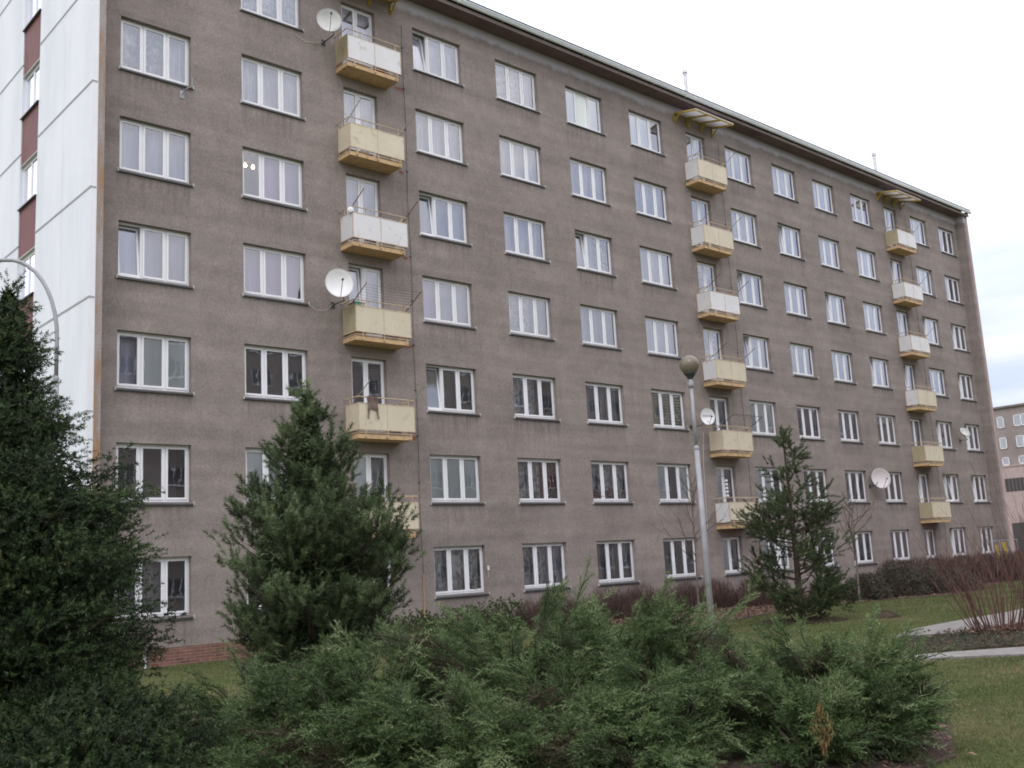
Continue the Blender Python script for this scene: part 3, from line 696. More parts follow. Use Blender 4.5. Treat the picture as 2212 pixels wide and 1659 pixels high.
# ------------------------------------------------------------------ satellite dishes and small things on the block
def dish(c, dia, face, name_mat, label, base, lnb=True, back=None, arm_side=0, squash=.9):
    """offset dish: bowl facing `face`, feed arm from its lower rim, bracket to `base`"""
    root = thing('satellite_dish', base, label, 'satellite dish', 'satellite dishes on the block')
    f = Vector(face).normalized(); c = Vector(c); up = Vector((0, 0, 1)); rt = up.cross(f).normalized(); u = f.cross(rt).normalized()
    mb = MB(); n = 28; rings = 7; base_i = len(mb.v); rr = dia/2
    for side in (0, 1):
        for k in range(rings+1):
            q = k/rings; dep = -.16*dia*(1-q*q)-side*.012
            for j in range(n):
                t = 2*math.pi*j/n; mb.v.append(tuple(c+f*dep+rt*math.cos(t)*q*rr*squash+u*math.sin(t)*q*rr))
    for side in (0, 1):
        o_ = side*(rings+1)*n
        for k in range(rings):
            for j in range(n):
                a0 = o_+k*n+j; a1 = o_+k*n+(j+1) % n; mb.f.append((a0, a1, a1+n, a0+n)); mb.m.append(0)
    for j in range(n):
        a0 = rings*n+j; a1 = rings*n+(j+1) % n; mb.f.append((a0, a1, a1+(rings+1)*n, a0+(rings+1)*n)); mb.m.append(0)
    mb.build('reflector', name_mat, root, smooth=True)
    rim = MB(); rim.tube([tuple(c+f*.004+rt*math.cos(t)*rr*squash+u*math.sin(t)*rr) for t in np.linspace(0, 2*math.pi, 29)], .008, 5); rim.build('rim', name_mat, root)
    low = c-u*rr*.98; tip = c+f*dia*.62-u*rr*.35+rt*arm_side
    a = MB(); a.tube([low-f*.05, low+f*.05-u*.02, tip], .011, 6); a.build('feed_arm', 'grey_pole', root)
    a = MB(); a.lathe(tip, [(.0, -.05), (.028, -.05), (.032, .02), (.0, .05)], 10, tuple(-f+u*.2)); a.build('receiver', 'dark_metal', root)
    a = MB(); bk = c-f*.17*dia; b_ = Vector(base); a.tube([bk, bk-f*.10, Vector((b_.x, bk.y, b_.z+.0)), b_], .018, 6); a.box(b_.x-.06, b_.x+.06, b_.y-.005, b_.y+.02, b_.z-.09, b_.z+.09); a.build('bracket', 'dark_metal', root)
    return root
dish((15.30, -.75, 17.98), .80, (-.42, -.9, .12), 'dish_grey', 'grey satellite dish beside the topmost balcony of the left column', (15.55, -.02, 17.65))
dish((15.42, -.75, 9.95), .88, (-.40, -.9, .16), 'dish_white', 'large white satellite dish left of the fourth-storey balcony nearest the pine', (15.65, -.02, 9.5))
dd = dish((31.98, -.65, 7.06), .66, (-.55, -.85, .12), 'dish_white', 'small round satellite dish with a violet print beside the lamp post globe pole', (31.7, -.02, 6.72), squash=.85)
dish((45.05, -.45, 4.90), .98, (-.62, -.78, .16), 'dish_pink', 'pale pinkish satellite dish between two first-floor windows right of the small pine', (44.72, -.02, 4.55), squash=.92)
dish((54.40, -.5, 7.50), .60, (-.35, -.75, .55), 'dish_grey', 'small grey satellite dish half covering the window near the right end pier', (54.75, -.02, 7.1))
# print on the third dish
f = Vector((-.55, -.85, .12)).normalized(); rt = Vector((0, 0, 1)).cross(f).normalized(); u = f.cross(rt).normalized(); c = Vector((31.98, -.65, 7.06))
q = MB()
def onface(x, y):
    rr_ = (x*x/(.28**2)+y*y/(.33**2)); return tuple(c+f*(-.16*.66*(1-min(rr_, 1))+.004)+rt*x+u*y)
def strip(mb, x0, x1, y0, y1, n=6):
    for k in range(n):
        a = x0+(x1-x0)*k/n; b_ = x0+(x1-x0)*(k+1)/n; mb.quad(onface(a, y0), onface(b_, y0), onface(b_, y1), onface(a, y1))
strip(q, -.19, .19, .072, .082); strip(q, -.19, .19, .012, .021)
for x, w_, y0, y1 in ((-.18, .012, .02, .07), (-.15, .05, .055, .064), (-.15, .04, .025, .033), (-.085, .012, .02, .07), (-.065, .03, .055, .064), (-.05, .014, .02, .055), (-.02, .012, .02, .07), (0, .03, .04, .05), (.035, .012, .02, .07), (.06, .035, .055, .064), (.06, .03, .025, .033), (.11, .016, .02, .07), (.135, .014, .02, .07), (.165, .016, .02, .07)): strip(q, x, x+w_, y0, y1, 1)
q.build('print', 'violet_print', dd)
q = MB(); q.quad(onface(-.07, -.16), onface(.05, -.16), onface(.02, -.22)); q.quad(onface(-.02, -.2), onface(.04, -.185), onface(.05, -.25)); q.build('emblem', 'rose_print', dd)

# brown garment over the rail (column 1, storey 3)
zb = ZT[3]-2.515; yy = -.675; q = MB(); gx0 = 16.28; zh = zb+1.18
def cloth(mb, x0, x1, y, z0, z1, nx=6, nz=8, amp=.012, sk=0):
    P = [[(x0+(x1-x0)*i/nx+sk*(1-k/nz)+.006*math.sin(k*1.7+i), y-amp*math.sin(i*1.9+k*.6)-.01*math.sin(k), z0+(z1-z0)*k/nz) for i in range(nx+1)] for k in range(nz+1)]
    for k in range(nz):
        for i in range(nx): mb.quad(P[k][i], P[k][i+1], P[k+1][i+1], P[k+1][i])
cloth(q, gx0, gx0+.33, yy-.035, zh-.36, zh+.03, amp=.02); cloth(q, gx0+.02, gx0+.34, yy+.03, zh-.25, zh+.03); cloth(q, gx0, gx0+.33, yy-.0, zh+.025, zh+.03, 6, 1, .0)
cloth(q, gx0-.01, gx0+.045, yy-.045, zh-.62, zh-.32, 2, 8, .015, -.01); cloth(q, gx0+.25, gx0+.315, yy-.05, zh-.62, zh-.30, 2, 8, .015, .06)
tag(q.build('garment', 'cloth_brown'), 'brown garment hung over the rail of a cream balcony, two straps dangling', 'garment')
# storage on balconies
def small_box(name, mat, x0, x1, y0, y1, z0, z1, label, cat, lid=True):
    q = MB(); q.box(x0, x1, y0, y1, z0, z1); q.box(x0-.012, x1+.012, y0-.012, y1+.012, z1, z1+.02) if lid else None
    for k in range(3): q.box(x0+.02, x1-.02, y0-.006, y0-.001, z0+(z1-z0)*(k+.3)/3, z0+(z1-z0)*(k+.6)/3)
    return tag(q.build(name, mat), label, cat)
z4 = ZT[4]-2.515+.13
small_box('cabinet', 'box_peach', 16.06, 16.42, -.52, -.12, z4, z4+1.02, 'peach-coloured cabinet standing on the balcony beside the large white dish', 'cabinet')
small_box('crate', 'crate_green', 16.02, 16.05+.18, -.60, -.54, z4+.86, z4+.99, 'small green crate at the left front corner of the balcony by the large white dish', 'crate')
z7 = ZT[7]-2.515+.13
small_box('storage_tub', 'white_enamel', 16.35, 16.8, -.5, -.2, z7, z7+.14, 'pale storage tub on the floor of the topmost left balcony', 'tub')
small_box('toolbox', 'red_plastic', 17.12, 17.40, -.55, -.3, z7, z7+.12, 'red plastic box seen under the panels of the topmost left balcony', 'box')
z6 = ZT[6]-2.515+.13
small_box('storage_tub', 'white_enamel', 16.45, 16.75, -.5, -.2, z6, z6+.14, 'white tub on the floor of the second balcony from the top, left column', 'tub')
# hanging white organiser at balcony door column 2 storey 2
z2 = ZT[2]-2.515; q = MB()
for k in range(5): q.lathe((33.18, -.35, z2+1.22+.145*k), [(.0, 0), (.055, .01), (.065, .05), (.055, .11), (0, .125)], 10)
q.mi = 1
for k in range(5): q.lathe((33.18, -.35, z2+1.205+.145*k), [(.035, 0), (.066, .005), (.066, .03), (.035, .035)], 10)
q.tube([(33.18, -.35, z2+1.2), (33.18, -.35, z2+2.05), (33.18, -.0, z2+2.05)], .008, 4)
tag(q.build('hanging_organiser', ['white_enamel', 'dark_metal']), 'white and black ringed organiser hanging before a first-floor balcony door', 'organiser')
q = MB(); q.lathe((15.93, -.64, ZT[5]-2.515+1.07), [(0, -.03), (.05, -.028), (.085, .0), (.09, .02), (.0, .05)], 14, (-.5, -.8, .2)); q.tube([(15.95, -.6, ZT[5]-2.515+1.07), (16.0, -.66, ZT[5]-2.515+1.07)], .015, 5)
tag(q.build('spotlight', 'dish_white'), 'small round white lamp fixed to the left corner of a white balcony', 'lamp')
q = MB(); q.box(11.03, 11.16, -.015, -.001, 14.62, 14.84); q.tube([(11.10, -.02, 14.72), (11.12, -.22, 14.82), (11.27, -.26, 14.9), (11.27, -.26, 15.15)], .016, 6)
tag(q.build('wall_bracket', ['galvanised']), 'empty steel dish bracket bolted under the second window from the top left', 'bracket')
q = MB(); q.box(20.99, 21.05, -.05, -.001, 1.72, 1.86); q.tube([(21.01, -.03, 1.7), (21.01, -.03, 1.5)], .006, 4)
tag(q.build('sensor_box', 'white_enamel'), 'tiny white sensor box beside the ground-floor lace window above the creeper', 'sensor')
q = MB(); q.tube([(32.45, -.02, 6.55), (32.30, -.03, 5.68), (32.2, -.03, 4.2), (32.17, -.03, 2.79)], .009, 4)
tag(q.build('aerial_cable', 'cord_white'), 'white aerial cable running down the wall behind the globe lamp post', 'cable')
q = MB(); q.tube([(14.62, -.02, 17.6), (14.9, -.05, 17.47), (15.25, -.05, 17.55), (15.5, -.05, 17.65)], .006, 4)
tag(q.build('aerial_cable', 'cord_white'), 'thin pale cable from the grey top dish to the window on its left', 'cable')
q = MB(); q.tube([(14.82, -.06, 9.38), (15.1, -.05, 9.27), (15.4, -.05, 9.32), (15.62, -.05, 9.5)], .006, 4)
tag(q.build('aerial_cable', 'cord_white'), 'thin pale cable from the large white dish to the window on its left', 'cable')
# lit ceiling lamp in the fifth-storey window
xl = 13.37; zl = 13.42
root = thing('ceiling_lamp', (xl, .62, zl+.28), 'lit ceiling lamp with two glowing bulbs, the only light on in any window', 'ceiling lamp')
q = MB(); q.tube([(xl-.2, .62, zl+.06), (xl-.08, .62, zl+.14), (xl, .62, zl+.16), (xl+.08, .62, zl+.14), (xl+.2, .62, zl+.06)], .02, 6); q.tube([(xl, .62, zl+.16), (xl, .62, zl+.48)], .012, 5); q.build('arm', 'wood_warm', root)
for dx in (-.12, .12):
    q = MB(); q.lathe((xl+dx, .6, zl), [(0, -.055), (.04, -.04), (.052, 0), (.035, .045), (.018, .07)], 12); q.build('bulb', 'bulb_glow', root, True)
# pot plants on window boards
def pot_plant(x, z, s, leaf, label, flower=None, n=60):
    root = thing('pot_plant', (x, RV+.16, z), label, 'pot plant', 'pot plants on window boards')
    q = MB(); q.lathe((x, RV+.16, z), [(0, 0), (.045*s, 0), (.06*s, .10*s), (.05*s, .10*s), (0, .09*s)], 12); q.build('pot', 'pot', root)
    P = np.tile([x, RV+.16, z+.1*s], (n, 1)); D = rnd(n)*[1, .35, .8]+[0, 0, .55]; T = blades(P, D, .22*s*(.5+rng.random(n)), .045*s); q = MB()
    for t in T: q.quad(*t)
    q.build('foliage', leaf, root)
    if flower:
        q = MB(); P = np.array([x, RV+.13, z+.2*s])+rnd(16)*[.16*s, .04, .1*s]
        for p_ in P: q.lathe(p_, [(0, -.02), (.024*s, 0), (0, .02)], 6)
        q.build('blossom', flower, root)
zz_ = lambda r: ZT[r]-HW+.08
pot_plant(24.2, zz_(3), 1.2, 'leaf_plant', 'spiky green pot plant behind the right casement of a third-storey lace window')
pot_plant(24.2, zz_(2), 1.3, 'leaf_plant', 'white-flowered pot plant beside an orange drape in a first-floor window', 'white_enamel')
pot_plant(23.4, zz_(2), .9, 'leaf_plant', 'low pot plant in the middle casement of the window with the orange drape', None)
pot_plant(26.35, zz_(2), 1.5, 'flower_red', 'dark red pot plant in the left casement below a swagged lace curtain', 'flower_red')
pot_plant(26.95, zz_(2), 1.5, 'flower_red', 'tall dark red pot plant in the middle casement below a swagged lace curtain', 'flower_red')
pot_plant(27.5, zz_(2), 1.1, 'leaf_plant', 'green pot plant in the right casement below a swagged lace curtain', None)
pot_plant(20.45, zz_(1), 1.2, 'leaf_plant', 'yellow-flowered pot plant in the ground-floor lace window above the creeper', 'flower_yellow')

# ------------------------------------------------------------------ ground
GZ = -.10
def poly_sheet(name, pts, z, mat, kind='structure', sub=None):
    import mathutils
    q = MB(); q.quad(*[(x, y, z) for x, y in pts]); o = q.build(name, mat); o['kind'] = kind; return o
def inside(P, poly):
    x, y = P[:, 0], P[:, 1]; c = np.zeros(len(P), bool); n = len(poly); j = n-1
    for i in range(n):
        xi, yi = poly[i]; xj, yj = poly[j]
        c ^= ((yi > y) != (yj > y)) & (x < (xj-xi)*(y-yi)/(yj-yi+1e-12)+xi); j = i
    return c
# gently uneven lawn near the camera inside one sheet that reaches the horizon
def gh(x, y):
    near = np.clip(1-np.hypot(x-18, y+12)/45, 0, 1)
    return GZ+near*(.05*np.sin(x*.35+1)*np.cos(y*.4)+.02*np.sin(x*1.3)*np.sin(y*1.1+2))*np.clip(-y/3, 0, 1)+.05*np.clip(-y/6, 0, 1)
gxs = np.concatenate([[-600, -200, -80, -30], np.arange(-12, 62, .8), [75, 110, 180, 300, 700]]); gys = np.concatenate([[-600, -200, -90, -50], np.arange(-36, 3, .8), [6, 15, 40, 90, 200, 700]])
GX, GY = np.meshgrid(gxs, gys); GZZ = gh(GX, GY); nx, ny = len(gxs), len(gys)
q = MB(); q.v = np.stack([GX, GY, GZZ], -1).reshape(-1, 3).tolist()
for j in range(ny-1):
    for i in range(nx-1): q.f.append((j*nx+i, j*nx+i+1, (j+1)*nx+i+1, (j+1)*nx+i)); q.m.append(0)
tag(q.build('lawn', 'lawn_ground', smooth=True), kind='structure')
def draped(name, poly, lift, mat, step=.35, edge=0):
    """a sheet following the lawn a little above it, clipped to a polygon (fan of grid cells)"""
    import bmesh
    poly = [tuple(p) for p in poly]; bm = bmesh.new(); vs = [bm.verts.new((x, y, 0)) for x, y in poly]; bm.faces.new(vs)
    xs_ = [p[0] for p in poly]; ys_ = [p[1] for p in poly]
    for x in np.arange(min(xs_)+step, max(xs_), step): bmesh.ops.bisect_plane(bm, geom=bm.verts[:]+bm.edges[:]+bm.faces[:], plane_co=(x, 0, 0), plane_no=(1, 0, 0))
    for y in np.arange(min(ys_)+step, max(ys_), step): bmesh.ops.bisect_plane(bm, geom=bm.verts[:]+bm.edges[:]+bm.faces[:], plane_co=(0, y, 0), plane_no=(0, 1, 0))
    for v_ in bm.verts: v_.co.z = float(gh(np.array(v_.co.x), np.array(v_.co.y)))+lift
    if edge:
        ext = bmesh.ops.extrude_edge_only(bm, edges=[e_ for e_ in bm.edges if e_.is_boundary])
        for v_ in [g_ for g_ in ext['geom'] if isinstance(g_, bmesh.types.BMVert)]: v_.co.z -= edge
    me = bpy.data.meshes.new(name); bm.to_mesh(me); bm.free(); me.materials.append(MATS[mat]); o = bpy.data.objects.new(name, me); COL.objects.link(o); o['kind'] = 'structure'; return o
PATH1 = [(19.56, -14.05), (21.07, -13.5), (23.7, -13.2), (27.6, -13.0), (34, -12.4), (34, -14.2), (27, -14.75), (23.76, -14.95), (22.5, -15.1), (21.04, -14.85), (20.1, -14.4)]
PATH2 = [(15.5, -15.55), (16.44, -15.95), (18.09, -17.0), (20.4, -18.8), (23, -21.4), (22.3, -22.2), (19.6, -19.6), (17.08, -17.55), (15.97, -16.35), (15.2, -15.75)]
draped('path', PATH1, .035, 'concrete_path', .5, .06); draped('path', PATH2, .035, 'concrete_path', .5, .06)
BED = [(16.6, -15.5), (19.2, -14.6), (20.3, -14.75), (21.0, -15.0), (22.5, -15.2), (24, -15.15), (26.5, -15.1), (26, -16.5), (23.5, -19), (21.4, -19.5), (20.3, -18.5), (18.3, -16.85), (16.7, -15.9)]
draped('flower_bed', BED, .045, 'soil', .4, .06)
LITTER = [(21.5, -.04), (21.0, -4.5), (22.65, -6.3), (24, -6.85), (27, -6.2), (30.9, -6.0), (32.9, -5.9), (34.1, -6.4), (36.4, -7.2), (42, -6.0), (50, -4.6), (57, -4), (57, -.04)]
draped('leaf_litter_bed', LITTER, .02, 'litter_ground', .8, .04)
JBED = [(2.5, -13.5), (5, -10.5), (9, -10.5), (13, -13.5), (13.6, -16.5), (11.5, -18.9), (9.0, -20.2), (7.4, -20.2), (5.5, -18.0), (3.5, -16)]
draped('juniper_bed', JBED, .02, 'litter_ground', .5, .03)
draped('mulch_ring', [(24.2+1.35*math.cos(t)*(1+.12*math.sin(3*t)), -8.95+1.1*math.sin(t)) for t in np.linspace(0, 2*math.pi, 24, endpoint=False)], .018, 'soil', .4)
draped('mulch_ring', [(18.3+.9*math.cos(t), -10.8+.7*math.sin(t)*(1+.2*math.sin(2*t))) for t in np.linspace(0, 2*math.pi, 20, endpoint=False)], .018, 'soil', .4)
q = MB(); prof = [(.42, -.03), (.36, .03), (.25, .09), (.14, .14), (.05, .165), (0, .17)]; q.lathe((25.33, -10.73, float(gh(np.array(25.3), np.array(-10.7)))), prof, 18)
q.v = [(x+rng.normal(0, .02), y+rng.normal(0, .02), z+rng.normal(0, .012)) for x, y, z in q.v]; tag(q.build('molehill', 'soil'), 'small dark molehill on the lawn right of the small pine', 'molehill')

# grass blades
def scatter(n, x0, x1, y0, y1, avoid, keep=None):
    P = np.stack([rng.uniform(x0, x1, n), rng.uniform(y0, y1, n)], 1)
    for a in avoid: P = P[~inside(P, a)]
    if keep is not None: P = P[inside(P, keep)]
    return np.column_stack([P, gh(P[:, 0], P[:, 1])])
AV = [PATH1, PATH2, BED, LITTER, JBED]
Ts = []; tt = []
def clumpy(P, s=1.1): 
    return .5+.28*np.sin(P[:, 0]*1.9*s+1.3*np.sin(P[:, 1]*1.2*s))+.22*np.sin(P[:, 1]*3.1*s+P[:, 0]*.9)
near = scatter(150000, 8.0, 21, -24.5, -15.3, AV); k_ = rng.random(len(near)) < .95
Ts.append(blades(near, rnd(len(near))*.8+[0, 0, .7], .03+.05*rng.random(len(near))**2, .007)); tt.append(clumpy(near)*.5+.3*np.sin(near[:, 0]*.8+near[:, 1]*1.3)*np.sin(near[:, 1]*.9)+rng.normal(.22, .2, len(near)))
far = scatter(140000, 16, 58, -15, -3, AV); Ts.append(blades(far, rnd(len(far))*.8+[0, 0, .7], .035+.04*rng.random(len(far)), .012)); tt.append(clumpy(far, .6)*.5+rng.normal(.15, .2, len(far)))
lf = scatter(30000, 3, 16, -11, -.1, AV); Ts.append(blades(lf, rnd(len(lf))*.8+[0, 0, .7], .04+.04*rng.random(len(lf)), .012)); tt.append(clumpy(lf)*.5+rng.normal(.15, .2, len(lf)))
tag(tri_mesh('grass', np.concatenate(Ts), np.concatenate(tt), 'grass_blades'), 'short patchy winter grass of the lawn', 'grass', kind='stuff')
gc_ = scatter(5000, 16, 26.5, -19.5, -14.6, [], BED); gc_[:, 2] += .05
tag(tri_mesh('ground_cover', blades(np.repeat(gc_, 3, 0)+rng.normal(0, .03, (len(gc_)*3, 3))*[1, 1, .3], rnd(len(gc_)*3)+[0, 0, .5], .06, .02), rng.random(len(gc_)*3)*.7, 'shrub_leaves'), 'low dark ground cover and weeds on the island bed', 'ground cover', kind='stuff')
# dead leaves
def leaf_quads(P, s):
    n = len(P); a = unit(rnd(n)*[1, 1, .35]); b_ = unit(np.cross(a, rnd(n)*.5+[0, 0, 1])); s = (np.broadcast_to(s, (n,))*(.6+.8*rng.random(n)))[:, None]
    c0 = P+[0, 0, .012]; return np.concatenate([np.stack([c0-a*s, c0+b_*s*.55, c0+a*s], 1), np.stack([c0-a*s, c0+a*s, c0-b_*s*.5+[0, 0, .01]], 1)])
l1 = scatter(16000, 21, 57, -7.3, -.1, [], LITTER); l2 = scatter(5000, 3, 13.5, -20.3, -10, [], JBED); l3 = scatter(260, 8, 21, -24, -15.5, [JBED]); l4 = scatter(1500, 16, 26.5, -19.5, -14.6, [], BED)
P = np.concatenate([l1, l2, l3, l4]); P[:, 2] += .03
T = leaf_quads(P, np.where(inside(P[:, :2], LITTER), .05, .034)); tag(tri_mesh('fallen_leaves', T, np.tile(rng.random(len(P)), 2), 'dead_leaves'), 'brown fallen leaves scattered over beds and lawn', 'leaves', kind='stuff')

# ------------------------------------------------------------------ plants
def merge(parts): return np.concatenate([p[0] for p in parts]), np.concatenate([p[1] for p in parts])
def conifer(name, base, H, env, label, cat, mat, nl, shoots, sl, k, nlen, wd, bark, upc=.5, trunk_r=.09, zmin=.1, flat=.6, spread=.8, clus=.22, group=None, seed=1, tipup=.4, clumps=3.0, hout=.45, core=0):
    """trunk, limbs ending in clusters of needle shoots. env: [(z, radius)] above the base"""
    global rng
    rng = np.random.default_rng(seed); b = np.array(base, float)
    root = thing(name, tuple(b), label, cat, group)
    tm = MB(); pts = [b+[.05*math.sin(z*1.7)*z/H, .05*math.cos(z*1.3)*z/H, z] for z in np.linspace(-.1, H*.97, 12)]
    tm.tube([tuple(p) for p in pts], [trunk_r*(1-.9*i/11)+.006 for i in range(12)], 8); tm.build('trunk', bark, root, True)
    ez = np.array([e_[0] for e_ in env]); er = np.array([e_[1] for e_ in env]); wts = np.interp(np.linspace(0, H, 60), ez, er)+.15
    zz = np.interp(rng.random(nl), np.cumsum(wts)/wts.sum(), np.linspace(0, H, 60)); zz = np.clip(zz, zmin, H)
    lb = MB(); SP = []; SD = []; TN = []; lb.tube([tuple(b+[0, 0, .0]), tuple(b+[0, 0, H*.9])], .003, 3, cap=False)
    for i, z in enumerate(zz):
        Rz = float(np.interp(z, ez, er))*rng.choice([.5, .75, .92, 1.0, 1.14], p=[.15, .25, .3, .2, .1]); az = rng.random()*2*math.pi
        h = np.array([math.cos(az), math.sin(az), 0]); st = b+[0, 0, max(.05, z-upc*Rz*.8)]; en = b+h*Rz+[0, 0, z]
        md = (st+en)/2-[0, 0, .12*Rz]
        lb.tube([tuple(st), tuple(md), tuple(en)], [.02*Rz+.008, .013*Rz+.005, .004], 4, cap=False)
        nc = max(1, int(round(1+Rz*clumps)))
        for c_ in range(nc):
            u_ = 1-.62*(c_/nc)*(.7+.6*rng.random()); side = np.array([-h[1], h[0], 0])*rng.normal(0, .28)*Rz*(1-u_*.35)
            cc = (1-u_)**2*st+2*(1-u_)*u_*md+u_*u_*en+side+[0, 0, .08*rng.random()]; rc = clus*(.65+.7*rng.random())*min(1, .45+Rz)
            if c_: lb.tube([tuple((st+en)/2), tuple(cc)], [.008, .003], 3, cap=False)
            off = unit(rng.normal(size=(shoots, 3)))*rng.random((shoots, 1))**.45*[1, 1, flat]
            P = cc+off*rc; D = unit(off*1.0+h*hout+[0, 0, tipup]+rng.normal(0, .18, (shoots, 3)))
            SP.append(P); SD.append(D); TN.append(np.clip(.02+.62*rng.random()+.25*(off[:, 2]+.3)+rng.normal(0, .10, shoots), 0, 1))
    # leader
    n = 14; P = np.stack([b[0]+rng.normal(0, .05, n), b[1]+rng.normal(0, .05, n), b[2]+H*(.9+.09*rng.random(n))], 1); SP.append(P); SD.append(rng.normal(0, .35, (n, 3))+[0, 0, 1]); TN.append(rng.random(n)*.5+.3)
    P = np.concatenate(SP); D = np.concatenate(SD); tn = np.concatenate(TN); P[:, 2] = np.maximum(P[:, 2], GZ+.08)
    T, t = brush(P, D, sl*(.7+.6*rng.random(len(P))), k, nlen, wd, spread, tn)
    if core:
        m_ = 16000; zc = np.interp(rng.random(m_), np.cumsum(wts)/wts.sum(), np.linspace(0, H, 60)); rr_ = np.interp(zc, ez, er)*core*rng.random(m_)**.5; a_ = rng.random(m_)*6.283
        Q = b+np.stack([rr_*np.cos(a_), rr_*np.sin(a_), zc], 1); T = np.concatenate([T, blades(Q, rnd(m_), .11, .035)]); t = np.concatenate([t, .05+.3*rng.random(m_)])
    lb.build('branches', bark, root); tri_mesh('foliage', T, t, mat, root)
    return root

yb = bearing(12, 11.0); yb[2] = GZ
conifer('yew_tree', yb, 4.85, [(0, 1.1), (.6, 1.05), (1.1, 1.15), (1.6, 1.30), (2.1, 1.28), (2.5, 1.15), (2.8, 1.2), (3.0, .95), (3.2, .68), (3.5, .5), (3.8, .40), (4.2, .36), (4.5, .26), (4.7, .12), (4.85, .03)],
        'tall dark green yew in front of the white gable wall', 'tree', 'yew_needles', 420, 20, .125, 30, .034, .0098, 'bark_brown', .35, .10, flat=.6, spread=.95, clus=.25, seed=3, tipup=.12, clumps=3.6, hout=.35, core=.78)
yb2 = bearing(190, 9.9); yb2[2] = GZ
conifer('yew_shrub', yb2, 1.12, [(0, .9), (.4, 1.05), (.8, .8), (1.0, .45), (1.12, .2)],
        'low dark green yew shrub at the foot of the tall yew', 'shrub', 'yew_needles', 120, 20, .12, 30, .034, .0098, 'bark_brown', .3, .04, flat=.6, spread=.95, clus=.2, seed=5, tipup=.3, clumps=3.4, core=.8)
pb = bearing(665, 14.0); pb[2] = GZ
conifer('pine_tree', pb, 4.3, [(0, .35), (.6, .6), (1.1, .88), (1.6, 1.15), (2.1, 1.22), (2.6, 1.1), (2.9, .85), (3.2, .62), (3.6, .5), (3.9, .25), (4.2, .12), (4.3, .05)],
        'dense young pine with blue-green bushy shoots left of the cream balconies', 'tree', 'pine_needles', 150, 9, .17, 78, .062, .0075, 'bark_brown', .75, .09, flat=.8, spread=.85, clus=.19, seed=11, tipup=1.05, clumps=3.4, hout=.35, core=.6)
pb2 = np.array([24.2, -8.95, GZ])
conifer('pine_tree', pb2, 5.15, [(0, .5), (.4, .9), (.9, 1.15), (1.7, 1.2), (2.3, 1.1), (3.0, 1.05), (3.6, .95), (4.0, .7), (4.4, .35), (4.8, .12), (5.15, .05)],
        'slender open young pine on the lawn, right of the globe lamp post', 'tree', 'pine_needles_dark', 70, 6, .29, 80, .07, .013, 'bark_brown', .6, .10, zmin=.5, flat=.7, spread=.8, clus=.22, seed=21, tipup=.55, clumps=2.6)

# spreading junipers
def juniper(lobes, label, seed, npl=2600, extra=()):
    """lobes: (photo column, distance, radius, height)"""
    global rng
    rng = np.random.default_rng(seed); cs = []
    for px, di, ra, ht in lobes:
        c = bearing(px, di); cs.append((c[0], c[1], ra, ht))
    cx = np.mean([c[0] for c in cs]); cy = np.mean([c[1] for c in cs])
    root = thing('spreading_juniper', (cx, cy, GZ), label, 'juniper shrub', 'spreading junipers in the foreground')
    ar = np.array([c[2]**2 for c in cs]); ar /= ar.sum(); st = MB(); parts = []
    for (x, y, ra, ht), a in zip(cs, ar):
        n = int(npl*a); 
        # stems: arching from the middle of the lobe
        ns = max(26, int(n/26)); az = rng.random(ns)*2*math.pi; el = rng.random(ns)**.8
        for i in range(ns):
            h = np.array([math.cos(az[i]), math.sin(az[i]), 0]); reach = ra*(.35+.7*rng.random()); hh = ht*(.25+.8*rng.random()*(1-.35*(reach/ra)))
            if rng.random() < .08: hh *= 1.18
            p0 = np.array([x, y, GZ+.05])+h*ra*.08; p1 = np.array([x, y, GZ+hh*.75])+h*reach*.45; p2 = np.array([x, y, GZ+hh])+h*reach
            p2[2] = max(p2[2], GZ+.1)
            st.tube([tuple((1-t)**2*p0+2*t*(1-t)*p1+t*t*p2) for t in (0, .33, .66, 1)], [.018, .013, .008, .003], 3, cap=False)
            m_ = 26; u_ = .22+.8*rng.random(m_)**.7
            P = ((1-u_)**2)[:, None]*p0+(2*u_*(1-u_))[:, None]*p1+(u_**2)[:, None]*p2
            tang = unit(2*(1-u_)[:, None]*(p1-p0)+2*u_[:, None]*(p2-p1))
            D = unit(tang*1.0+h*.35+rng.normal(0, .38, (m_, 3))+[0, 0, .12]); P = P+rng.normal(0, .05, (m_, 3)); P[:, 2] = np.maximum(P[:, 2], GZ+.06)
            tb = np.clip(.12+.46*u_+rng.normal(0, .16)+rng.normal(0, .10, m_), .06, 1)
            if rng.random() < .05: tb = tb*0+.0
            parts.append(plumes(P, D, .20+.22*rng.random(m_)*(.6+.4*u_), 13, 5, .0072, tb, .28))
    for px, di, z0, z1, lean in extra:      # long leaders that stand above the mass
        c = bearing(px, di); h = _r*lean; m_ = 16; u_ = np.linspace(0, 1, m_); p0 = np.array([c[0], c[1], GZ+z0]); p2 = p0+np.array([h[0], h[1], 0])+[0, 0, z1-z0]
        st.tube([tuple(p0), tuple((p0+p2)/2-[0, 0, .05]), tuple(p2)], [.012, .008, .002], 3, cap=False)
        P = p0+(p2-p0)*u_[:, None]-np.array([0, 0, .2])*(u_*(1-u_))[:, None]; D = unit((p2-p0)+rng.normal(0, .35, (m_, 3))*np.linalg.norm(p2-p0)); parts.append(plumes(P, D, .26*(1.1-.6*u_), 12, 5, .0055, np.full(m_, .75), .05))
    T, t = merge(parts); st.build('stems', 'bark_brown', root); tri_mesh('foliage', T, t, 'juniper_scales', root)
    print('juniper tris', len(T)); return root
